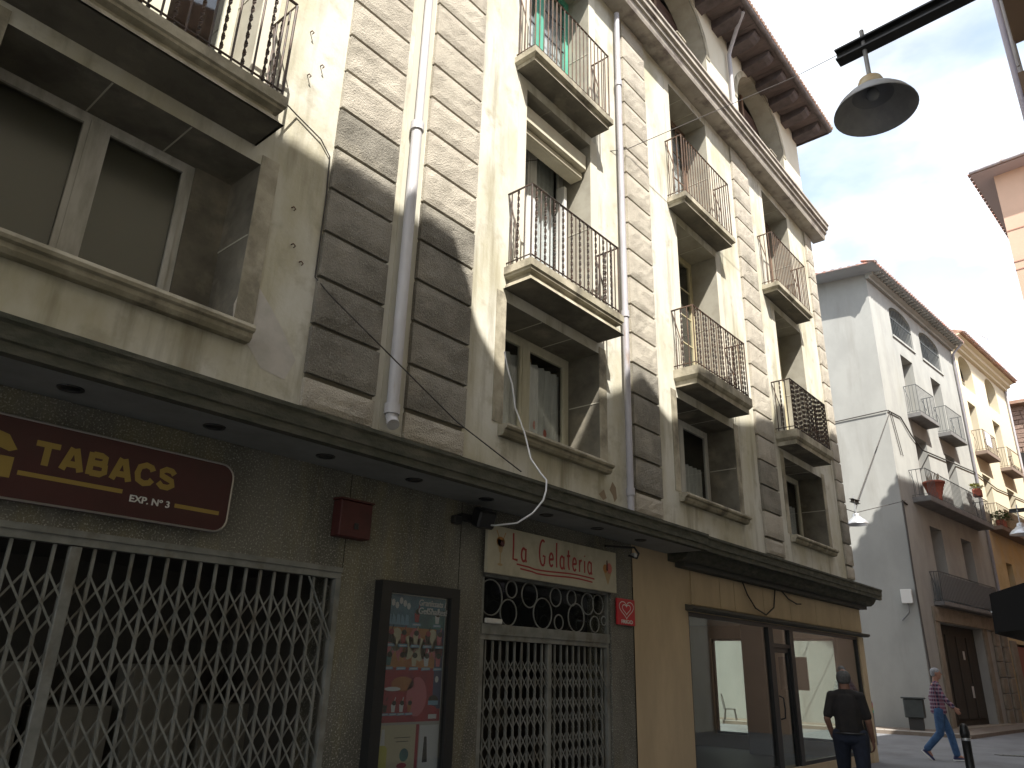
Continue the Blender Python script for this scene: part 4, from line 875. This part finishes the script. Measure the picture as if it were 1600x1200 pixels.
# tall narrow stone house at the end, its upper wall of rubble courses
SH = thing('stone_house', 'brown rubble stone house closing the street at the right edge', 'house', (52, 0.0, 0), 0)
wall_ = boxes('wall', rubble, SH, [(0, 8, -6, 9, 0, 17.2)])
rows_ = []
for r_ in range(22):
    z = 11.0+r_*.28; yy = .1+(r_ % 2)*.3
    while yy < 7.6:
        ww = random.uniform(.45, .8); rows_.append((yy, min(yy+ww, 7.9), z, z+.25)); yy += ww+.03
for i, (a, b, c, d) in enumerate(rows_[:260]): box('stone', rubble, SH, -.06-random.uniform(0, .03), -.002, a, b, c, d, .015)
box('window', dark, SH, -.12, -.01, 4.3, 5.3, 12.6, 14.3)
prism('roof', tile, SH, [(-6.5, 17.2), (9.5, 17.2), (9.5, 17.4), (-6.5, 17.4)], -.6, 8.6)

# antenna on the yellow roof
AN = thing('antenna', 'thin rooftop television antenna on the yellow house', 'antenna', (46.9, 5.0, 17.2))
tube('mast', alum, AN, [(0, 0, 0), (0, 0, 2.8)], .035, 6)
tube('boom', alum, AN, [(-.8, .2, 2.7), (.4, -.1, 2.75)], .02, 6)
for k in range(5): tube('element', alum, AN, [(-.75+.25*k, .18-.06*k-.35, 2.7), (-.75+.25*k, .18-.06*k+.35, 2.7)], .014, 6)

# ------------------------------------------------------------------ RIGHT SIDE: pink house and the shading row
PH = thing('pink_house', 'salmon pink house corner with deep tiled eaves on the right', 'house', (23, 1.40, 0), R(-4))
boxes('wall', pinkwall, PH, [(0, 30, -14, 0, 0, 15.6)])
for z in (13.6, 12.6, 12.35): box('string_course', pinkline, PH, -.012, -.002, -14, 0.0, z, z+.03)
for z in (13.6, 12.6, 12.35): box('string_course', pinkline, PH, 0, 30, .002, .012, z, z+.03)
bm = bmesh.new()
pts = [(-.50, .50, 15.52), (30, .50, 15.52), (30, -14, 15.52), (-.50, -14, 15.52)]; tp = [(-.50, .50, 15.62), (30, .50, 15.62), (30, -14, 15.62), (-.50, -14, 15.62)]
a_ = [bm.verts.new(q) for q in pts]; b_ = [bm.verts.new(q) for q in tp]; c_ = [bm.verts.new((6, -7, 18.0)), bm.verts.new((30, -7, 18.0))]
bm.faces.new(a_)
for i in range(4): bm.faces.new((a_[i], a_[(i+1) % 4], b_[(i+1) % 4], b_[i]))
bm.faces.new((b_[0], b_[1], c_[1], c_[0])); bm.faces.new((b_[3], b_[0], c_[0])); bm.faces.new((b_[2], b_[3], c_[0], c_[1])); bm.faces.new((b_[1], b_[2], c_[1]))
put('roof', mesh_from(bm, 'roof', tile), PH)
box('soffit', M('soffit_mauve', (.42, .36, .37), rough=.9), PH, -.48, 29, -13, .48, 15.49, 15.515)
for i in range(30): put('roof_tile', tl2, PH, (-.32, .34-i*.235, 15.64), (R(18), 0, R(-90)))
for i in range(24): put('roof_tile', tl2, PH, (-.3+i*.235, .32, 15.64), (R(-18), 0, 0))
tube('gutter', zinc, PH, [(-.54, -14, 15.56), (-.54, .5, 15.56)], .05, 8)

# near right-hand house (mostly outside the picture) and a lower one beyond it
RH = thing('ochre_house', 'ochre house on the near right whose balcony ends show at the top corner', 'house', (-9, -.5, 0))
boxes('wall', rightwall, RH, [(0, 21, -9, 0, 0, 12.3)])
prism('roof', tile, RH, [(-.2, 12.3), (-.2, 14.5), (2, 14.2), (9.6, 13.95), (10.4, 13.9), (10.9, 13.05), (11.3, 12.68), (12.2, 12.66), (13.4, 13.05), (14.3, 13.5), (15.1, 13.15), (15.6, 13.3), (17.8, 13.8), (19.2, 14.15), (19.6, 14.7), (20.98, 14.72), (20.98, 12.3)], -9, .5, 'y')
for zt, l_ in ((11.35, 'brown balcony end at the very top'), (9.3, 'dark balcony end below the topmost one')):
    bb = boxes('balcony', M('brown_balcony', (.16, .11, .08), rough=.9), RH, [(19.4, 20.96, 0, .60, zt-.35, zt)], label=l_)
    tube('rail_post', zinc, bb, [(20.9, .57, zt-1.8), (20.9, .57, zt+.1)], .035, 8)
    tube('rail_post', zinc, bb, [(19.6, .57, zt-1.8), (19.6, .57, zt+.1)], .02, 8)
tube('drainpipe', M('lilac_pipe', (.45, .42, .50), rough=.5), RH, [(20.98, .64, 12.4), (20.98, .66, 3)], .05, 10)
TH = thing('tall_house', 'tall narrow ochre house just beyond the near right house', 'house', (12.02, -.7, 0))
boxes('wall', rightwall, TH, [(0, 1.85, -9, 0, 0, 14.6)]); boxes('roof', tile, TH, [(0, 1.9, -9, .6, 14.6, 14.9)])
LH = thing('low_house', 'lower ochre house above the black canvas awning', 'house', (13.9, -.6, 0))
boxes('wall', rightwall, LH, [(0, 8.3, -9, 0, 0, 11.2)]); boxes('roof', tile, LH, [(0, 8.4, -9, .6, 11.2, 11.4)])
AW = thing('awning', 'black canvas shop awning at the right edge', 'awning', (12.2, -.55, 0))
prism('canopy', blackcloth, AW, [(0, 3.42), (2.42, 2.68), (2.42, 2.64), (0, 3.36)], 0, 3.2)
prism('valance', blackcloth, AW, [(2.40, 2.67), (2.44, 2.67), (2.46, 2.16), (2.42, 2.16)], 0, 3.2)
prism('side_flap', blackcloth, AW, [(.02, 3.38), (2.42, 2.66), (2.42, 2.18), (1.2, 2.3), (.02, 2.35)], -.02, .0)
tube('edge_bar', alum, AW, [(0, 2.45, 2.44), (3.2, 2.45, 2.44)], .012, 6)

# ------------------------------------------------------------------ pavement and street details
e2 = Vector((.9952, -.098, 0)); n2_ = Vector((.098, .9952, 0)); Cn = Vector((28.51, 6.53, 0)); s2 = Vector((-.159, .987, 0)); ns2 = Vector((.987, .159, 0))
bm = bmesh.new()
poly = [Cn+e2*20, Cn+e2*20-n2_*1.0, Cn-n2_*1.0-ns2*1.6, Cn+s2*14-ns2*1.6, Cn+s2*14]
A = [bm.verts.new((q.x, q.y, .0)) for q in poly]; B = [bm.verts.new((q.x, q.y, .10)) for q in poly]; bm.faces.new(B)
mid = bm.faces.new([bm.verts.new((q.x, q.y, .1005)) for q in (Cn, poly[0], poly[4])]) if False else None
for i in range(len(A)): j = (i+1) % len(A); bm.faces.new((A[i], A[j], B[j], B[i]))
pv = struct(put('pavement', mesh_from(bm, 'pavement', paving)))
# slabs laid on the pavement's visible strip
for i in range(16):
    for k in range(3):
        c = Cn+s2*(i*.62+.2)-ns2*(.3+k*.5); box('paving_slab', paving, pv, c.x-.24, c.x+.24, c.y-.29, c.y+.29, .1, .112, .004)
for i in range(20):
    c = Cn+s2*(i*.7-.4)-ns2*1.66; box('kerb_stone', kerbm, pv, c.x-.07, c.x+.07, c.y-.34, c.y+.34, .0, .115, .01, rot=(0, 0, R(9)))
sw2 = struct(box('pavement', paving, None, -8, 9.0, 4.5, 5.19, 0, .10))
pts = []
bl = thing('bollard', 'dark round metal bollard standing in the street at the lower right', 'bollard', (13.6, 2.76, 0), 0)
bm = bmesh.new(); add_lathe(bm, [(.09, 0), (.085, .03), (.062, .05), (.06, .80), (.068, .82), (.068, .86), (.06, .88), (.055, .93), (.03, .965), (0, .97)], (0, 0, 0), 20); put('post', mesh_from(bm, 'post', blackm, True), bl)
bm = bmesh.new(); add_lathe(bm, [(.062, .74), (.064, .745), (.064, .77), (.062, .775)], (0, 0, 0), 20); put('band', mesh_from(bm, 'band', alum), bl)
dg = thing('drain_grate', 'dark slotted drain set in the road at the right', 'drain', (22.0, 3.3, .0), R(-60))
box('frame', blackm, dg, -.6, .6, -.16, .16, -.05, .006); 
for k in range(10): box('slot_bar', gatem, dg, -.54+k*.115, -.50+k*.115, -.12, .12, .006, .012)
# litter bin by the side wall
LB = thing('litter_bin', 'grey box litter bin standing beside the grey side wall', 'bin', (27.5, 6.86, .1), R(9))
boxes('body', plasticgrey, LB, [(-.24, .24, -.28, .28, .36, .90)], .02); boxes('lid', plasticgrey, LB, [(-.27, .27, -.33, .33, .905, .95)], .01)
boxes('stand', M('stand_dark', (.03, .03, .03), rough=.6), LB, [(-.17, .17, -.2, .2, 0, .355)])
# flower pots
FP = thing('flower_pot', 'red terracotta pot standing at the left end of the long grey balcony', 'flower pot', (28.51+.9952*2.35-.098*-.0, 6.53-.098*2.35-.42, 7.76))
bm = bmesh.new(); add_lathe(bm, [(0, 0), (.2, 0), (.22, .05), (.2, .1), (.3, .45), (.36, .62), (.38, .62), (.38, .70), (.32, .72), (.28, .66), (0, .64)], (0, 0, 0), 20); put('pot', mesh_from(bm, 'pot', terracotta, True), FP)
bm = bmesh.new()
for k in range(10):
    a = k*.63; add_tube(bm, [(.15*cos(a), .15*sin(a), .64), (.22*cos(a), .22*sin(a), 1.0)], .012, 5)
put('stem', mesh_from(bm, 'stem', M('dry_stem', (.30, .26, .2), rough=.9)), FP)
def plant(label, loc, rad, n, potw, mt=leafm):
    T = thing('potted_plant', label, 'plant', loc, 0)
    box('planter', terracotta, T, -potw, potw, -.16, .16, 0, .32, .02)
    bm = bmesh.new()
    for k in range(n):
        a = random.uniform(0, 2*pi); r = rad*random.random()**.6; z = .35+random.uniform(0, rad*.9)*(1-.5*r/rad); c = Vector((r*cos(a)*1.5, r*sin(a)*.7, z)); L_ = random.uniform(.08, .16)
        d = Vector((cos(a)+random.uniform(-.5, .5), sin(a)+random.uniform(-.5, .5), random.uniform(-.5, .8))).normalized(); s_ = d.cross(Vector((0, 0, 1))).normalized()*L_*.35
        bm.faces.new([bm.verts.new(q) for q in (c, c+d*L_*.5+s_, c+d*L_, c+d*L_*.5-s_)])
    put('foliage', mesh_from(bm, 'foliage', mt), T, (0, 0, 0)); 
    bm = bmesh.new()
    for k in range(7):
        a = k*.9; add_tube(bm, [(0, 0, .3), (.3*rad*cos(a), .3*rad*sin(a), .5), (.8*rad*cos(a), .6*rad*sin(a), .35+rad*.7)], .01, 4)
    put('stem', mesh_from(bm, 'stem', leafm), T); return T
yb = Vector((28.51+.9952*9.75, 6.53-.098*9.75, 0))
def yp(t, o): q = yb+e2*t-n2_*o; return (q.x, q.y)
plant('bushy green plant in a terracotta trough on the yellow house balcony', (*yp(1.6, .3), 8.0), .55, 420, .6)
plant('yellow green trailing plant at the end of the grey balcony', (*yp(-1.6, .35), 8.9), .25, 140, .2, leafy)

# ------------------------------------------------------------------ PEOPLE
def hull_seg(bm, a, ra, b, rb, n=10):
    """convex hull of two ellipsoids; ra, rb = (rx, ry, rz)"""
    tmp = bmesh.new()
    for c, r in ((a, ra), (b, rb)):
        r = r if isinstance(r, (tuple, list)) else (r, r, r); res = bmesh.ops.create_icosphere(tmp, subdivisions=2, radius=1.0)
        for v in res['verts']: v.co = Vector((v.co.x*r[0]+c[0], v.co.y*r[1]+c[1], v.co.z*r[2]+c[2]))
    res = bmesh.ops.convex_hull(tmp, input=tmp.verts)
    tmp2 = bpy.data.meshes.new('t')
    dele = [g_ for g_ in res['geom_interior']+res['geom_unused'] if isinstance(g_, bmesh.types.BMVert)]
    bmesh.ops.delete(tmp, geom=list(set(dele)), context='VERTS')
    holes = [f for f in tmp.faces if f in set(res['geom_holes'])]
    tmp.to_mesh(tmp2); tmp.free(); bm.from_mesh(tmp2); bpy.data.meshes.remove(tmp2)
def blob(name, segs, mat, parent, vox=.009, smooth_it=6, label=None):
    bm = bmesh.new()
    for s_ in segs: hull_seg(bm, *s_)
    me = bpy.data.meshes.new('tmp'); bm.to_mesh(me); bm.free(); o = bpy.data.objects.new('tmp', me); COL.objects.link(o)
    r = o.modifiers.new('r', 'REMESH'); r.mode = 'VOXEL'; r.voxel_size = vox
    s2_ = o.modifiers.new('s', 'SMOOTH'); s2_.iterations = smooth_it; s2_.factor = .5
    bpy.context.view_layer.update(); me2 = bpy.data.meshes.new_from_object(o.evaluated_get(bpy.context.evaluated_depsgraph_get())); bpy.data.objects.remove(o)
    me2.name = name; me2.materials.clear(); me2.materials.append(mat)
    for pg in me2.polygons: pg.use_smooth = True
    return put(name, me2, parent, (0, 0, 0), None, label)
def V3(*a): return Vector(a)
def chain(pts, rad): return [(pts[i], rad[i], pts[i+1], rad[i+1]) for i in range(len(pts)-1)]
def hand(wr, d, palm_n, side, curl=.5, s=1.0):
    """wr wrist point, d direction of fingers, palm_n palm normal; returns segments of a palm, four fingers and thumb"""
    d = d.normalized(); palm_n = (palm_n-d*palm_n.dot(d)).normalized(); ac = d.cross(palm_n).normalized()*side; S_ = []
    pc = wr+d*.045*s; 
    for k in (-1.5, -.5, .5, 1.5): S_.append((wr+ac*k*.012*s, .013*s, wr+d*.085*s+ac*k*.020*s, .0115*s))
    for k, ln in zip((-1.5, -.5, .5, 1.5), (.062, .074, .080, .070)):
        a = wr+d*.085*s+ac*k*.020*s; b = a+(d*cos(curl*.6)+palm_n*sin(curl*.6))*ln*.5*s; c = b+(d*cos(curl*1.6)+palm_n*sin(curl*1.6))*ln*.5*s
        S_ += [(a, .0095*s, b, .0088*s), (b, .0088*s, c, .0075*s)]
    t0 = wr+d*.025*s+ac*.028*s; t1 = t0+(d*.7+ac*.6+palm_n*.35).normalized()*.045*s; t2 = t1+(d*.95+palm_n*.4).normalized()*.032*s
    S_ += [(t0, .013*s, t1, .011*s), (t1, .011*s, t2, .009*s)]
    return S_
def head(hc, fwd_y=1):
    """head centre hc, looking along +y"""
    x, y, z = hc
    return [(V3(x, y-.005, z+.015), (.075, .092, .10), V3(x, y+.02, z-.05), (.058, .066, .07)), (V3(x, y+.045, z-.085), (.035, .03, .025), V3(x, y+.06, z-.09), (.022, .02, .018)),
            (V3(x, y+.088, z+.012), (.010, .010, .012), V3(x, y+.108, z-.022), (.014, .012, .010)), (V3(x-.03, y+.080, z+.032), (.018, .012, .007), V3(x+.03, y+.080, z+.032), (.018, .012, .007)),
            (V3(x-.078, y-.005, z+.0), (.009, .018, .030), V3(x-.084, y-.012, z+.01), (.006, .014, .022)), (V3(x+.078, y-.005, z+.0), (.009, .018, .030), V3(x+.084, y-.012, z+.01), (.006, .014, .022)),
            (V3(x-.02, y+.082, z-.048), (.012, .010, .006), V3(x+.02, y+.082, z-.048), (.012, .010, .006))]
def face_bits(P, hc):
    x, y, z = hc; bm = bmesh.new()
    for s_ in (-1, 1):
        r_ = bmesh.ops.create_icosphere(bm, subdivisions=2, radius=.010); bmesh.ops.translate(bm, vec=(x+s_*.030, y+.083, z+.012), verts=r_['verts'])
    put('eyes', mesh_from(bm, 'eyes', eyem, True), P)
    bm = bmesh.new(); add_box(bm, x-.022, x+.022, y+.083, y+.092, z-.052, z-.044, .002); put('mouth', mesh_from(bm, 'mouth', lipm, True), P)
def shoe_mesh(P, ank, pitch, mat, toe=1):
    """shoe under the ankle point, heel-toe pitched by 'pitch' (positive lifts the heel)"""
    c = Vector(ank); rot = Matrix.Rotation(-pitch, 4, 'X')
    def q(x, y, z): return c+rot@Vector((x, y, z))
    o = blob('shoe', [(q(0, -.04, -.045), (.042, .045, .035), q(0, .07, -.05), (.045, .05, .03)), (q(0, .07, -.05), (.045, .05, .03), q(0, .16, -.058), (.040, .04, .022)), (q(0, -.02, .0), (.045, .05, .03), q(0, -.04, -.045), (.042, .045, .035))], mat, P, .009, 3)
    bm = bmesh.new(); Pp = [(-.038, -.085), (.038, -.085), (.046, .02), (.050, .10), (.040, .18), (.0, .205), (-.040, .18), (-.050, .10), (-.046, .02)]
    A_ = [bm.verts.new(q(u, v, -.085)) for u, v in Pp]; B_ = [bm.verts.new(q(u, v, -.062)) for u, v in Pp]; bm.faces.new(A_); bm.faces.new(B_)
    for i in range(len(Pp)): j = (i+1) % len(Pp); bm.faces.new((A_[i], A_[j], B_[j], B_[i]))
    put('sole', mesh_from(bm, 'sole', white), P); return o

def man_black():
    P = thing('person', 'man seen from behind in black polo shirt and dark jeans by the corner shop', 'person', (10.5, 3.40, 0), R(-90+17)); s = 1
    hc = V3(0.0, .02, 1.545); sh = 1.36; 
    hipL, hipR = V3(-.10, 0, .88), V3(.10, 0, .88); knL, knR = V3(-.115, .16, .50), V3(.11, -.02, .47); anL, anR = V3(-.12, .10, .10), V3(.11, -.22, .14)
    sL, sR = V3(-.165, -.01, sh-.02), V3(.165, -.01, sh-.02); eL, eR = V3(-.245, -.04, 1.07), V3(.225, .0, 1.06); wL, wR = V3(-.20, .05, .86), V3(.25, .10, .835)
    neck = [(V3(0, 0, 1.36), (.070, .066, .05), hc+V3(0, -.015, -.06), (.062, .064, .05))]
    tor = chain([V3(0, 0, .90), V3(0, -.0, 1.02), V3(0, -.0, 1.20), V3(0, -.005, 1.34)], [(.165, .12, .08), (.165, .125, .08), (.175, .125, .08), (.125, .09, .05)])
    legs = chain([hipL, knL, anL], [.095, .062, .042])+chain([hipR, knR, anR], [.095, .062, .042])
    arms = chain([sL, eL, wL], [.052, .041, .028])+chain([sR, eR, wR], [.052, .042, .029])
    feet = [(anL, .04, anL+V3(0, .12, -.055), .03), (anR, .04, anR+V3(0, .10, -.09), .03)]
    body = head(hc)+neck+tor+legs+arms+feet+hand(wR, V3(.05, .15, -1), V3(-1, .3, 0), 1, .7)+hand(wL, V3(.25, .25, -.9), V3(1, .2, 0), -1, .3)
    blob('body', body, skind, P, .0075, 4); face_bits(P, hc)
    blob('hair', [(hc+V3(0, -.012, .022), (.090, .100, .084), hc+V3(0, -.034, -.03), (.082, .072, .045)), (hc+V3(-.074, -.01, -.005), (.010, .03, .03), hc+V3(-.074, -.02, .02), (.010, .04, .03)), (hc+V3(.074, -.01, -.005), (.010, .03, .03), hc+V3(.074, -.02, .02), (.010, .04, .03))], hairdark, P, .008, 3)
    I = .018
    shirt = chain([V3(0, 0, .93), V3(0, 0, 1.05), V3(0, 0, 1.20), V3(0, -.005, 1.33)], [(.172, .14, .05), (.165, .138, .08), (.175, .14, .09), (.135, .11, .05)])
    shirt += [(V3(-.05, -.005, 1.385), (.05, .065, .04), sL+V3(.005, 0, -.005), (.062, .066, .058)), (V3(.05, -.005, 1.385), (.05, .065, .04), sR+V3(-.005, 0, -.005), (.062, .066, .058)), (V3(0, 0, 1.37), (.09, .08, .04), V3(0, -.005, 1.41), (.074, .070, .022))]
    shirt += [(sL, .062, sL.lerp(eL, .8), .060), (sR, .062, sR.lerp(eR, .8), .060)]
    blob('polo_shirt', shirt, polo, P, .009, 4)
    pts_ = [(V3(0, -.0, .92), (.178, .135, .04), V3(0, 0, .84), (.182, .14, .06))]+chain([hipL, knL, anL+V3(0, 0, .02)], [.115, .082, .068])+chain([hipR, knR, anR+V3(0, 0, .02)], [.115, .082, .068])
    blob('jeans', pts_, jeansd, P, .009, 4)
    bm = bmesh.new(); add_tube(bm, [(.186*cos(2*pi*k/24), .142*sin(2*pi*k/24), .915) for k in range(25)], .014, 6, cap=False); put('belt', mesh_from(bm, 'belt', blackm), P)
    shoe_mesh(P, anL, 0, blackm); shoe_mesh(P, anR+V3(0, 0, -.01), R(25), blackm)
    return P
def man_check():
    d = Vector((.22, -.98)); P = thing('person', 'grey haired man in checked shirt and blue jeans striding across the street', 'person', (19.1, 4.30, 0), math.atan2(d.y, d.x)-pi/2)
    k = 1.06; f = lambda x, y, z: V3(x*k, y*k, z*k)
    hc = f(0, .06, 1.60)
    hipL, hipR = f(-.09, 0, .90), f(.09, 0, .90); knL, knR = f(-.09, .14, .50), f(.10, -.03, .50); anL, anR = f(-.09, .20, .10), f(.10, -.30, .18)
    sL, sR = f(-.19, .02, 1.40), f(.19, .02, 1.40); eR, wR = f(.25, .12, 1.15), f(.24, .28, .97); eL, wL = f(-.25, -.10, 1.14), f(-.26, -.06, .90)
    neck = [(f(0, .02, 1.40), (.066, .06, .05), hc+f(0, -.015, -.06), (.060, .062, .05))]
    tor = chain([f(0, 0, .92), f(0, 0, 1.05), f(0, .01, 1.25), f(0, .015, 1.38)], [(.145, .11, .08), (.15, .12, .08), (.16, .12, .08), (.14, .095, .06)])
    legs = chain([hipL, knL, anL], [.09, .06, .042])+chain([hipR, knR, anR], [.09, .06, .042])
    arms = chain([sL, eL, wL], [.052, .042, .029])+chain([sR, eR, wR], [.052, .042, .029])
    feet = [(anL, .04, anL+V3(0, .12, -.05), .03), (anR, .04, anR+V3(0, .06, -.10), .03)]
    # the picture-side arm (local left = towards camera) trails, the far arm swings forward
    body = head(hc)+neck+tor+legs+arms+feet+hand(wR, V3(0, .6, -.8), V3(-1, 0, 0), 1, .6, 1.05)+hand(wL, V3(0, .05, -1), V3(1, 0, 0), -1, .6, 1.05)
    blob('body', body, skinm, P, .0085, 4); face_bits(P, hc)
    blob('hair', [(hc+V3(0, -.018, .045), (.085, .098, .080), hc+V3(0, -.05, -.02), (.074, .058, .055))], hairgrey, P, .009, 3)
    sh_ = chain([f(0, 0, .86), f(0, 0, 1.05), f(0, .01, 1.22), f(0, .015, 1.36)], [(.182, .158, .03), (.170, .145, .08), (.175, .14, .08), (.15, .11, .06)])
    sh_ += [(f(-.12, .015, 1.37), (.07, .075, .05), sL, .066), (f(.12, .015, 1.37), (.07, .075, .05), sR, .066), (f(0, .02, 1.40), (.09, .08, .04), f(0, .025, 1.435), (.07, .066, .02))]
    sh_ += chain([sL, eL, eL.lerp(wL, .85)], [.068, .056, .048])+chain([sR, eR, eR.lerp(wR, .85)], [.068, .056, .048])
    blob('checked_shirt', sh_, checkm, P, .010, 4)
    pt = [(f(0, 0, .93), (.15, .12, .04), f(0, 0, .86), (.155, .125, .06))]+chain([hipL, knL, anL+V3(0, 0, .03)], [.105, .080, .070])+chain([hipR, knR, anR+V3(0, 0, .03)], [.105, .080, .070])
    blob('jeans', pt, jeansb, P, .010, 4)
    shoe_mesh(P, anL+V3(0, 0, -.015), R(-4), shoe); shoe_mesh(P, anR+V3(0, 0, -.02), R(45), shoe)
    return P
man_black(); man_check()
ST = thing('sticker_post', 'thin grey pole with rainbow stickers behind the man in black', 'pole', (21.9, 6.50, 0))
bm = bmesh.new(); add_lathe(bm, [(.07, 0), (.06, .03), (.055, 1.0), (.03, 1.02), (0, 1.02)], (0, 0, 0), 16); put('post', mesh_from(bm, 'post', slabgrey, True), ST)
for k, (c, nm) in enumerate((((.06, .35, .22), 'sticker_green'), ((.35, .38, .08), 'sticker_yellow'), ((.45, .20, .10), 'sticker_orange'), ((.35, .10, .14), 'sticker_red'))):
    bm = bmesh.new(); add_lathe(bm, [(.059, .74+k*.06), (.060, .745+k*.06), (.060, .79+k*.06), (.059, .798+k*.06)], (0, 0, 0), 16); put('sticker', mesh_from(bm, nm, M(nm, c, rough=.6)), ST)
# cafe chair in the side street seen through the shop
CH = thing('cafe_chair', 'slender metal cafe chair in the side street seen through the shop', 'chair', (26.0, 12.3, 0), R(20))
bm = bmesh.new(); add_lathe(bm, [(0, .45), (.2, .45), (.2, .47), (0, .475)], (0, 0, 0), 16); put('seat', mesh_from(bm, 'seat', blackm), CH)
for a, b in ((-1, -1), (1, -1), (-1, 1), (1, 1)): tube('leg', blackm, CH, [(.15*a, .15*b, .45), (.21*a, .21*b, 0)], .014, 6)
tube('backrest', blackm, CH, [(-.18, .17, .45), (-.2, .24, .8), (-.1, .26, .92), (.1, .26, .92), (.2, .24, .8), (.18, .17, .45)], .013, 6)

print('objects', len(bpy.data.objects), 'tris', sum(len(o.data.polygons) for o in bpy.data.objects if o.type == 'MESH'))
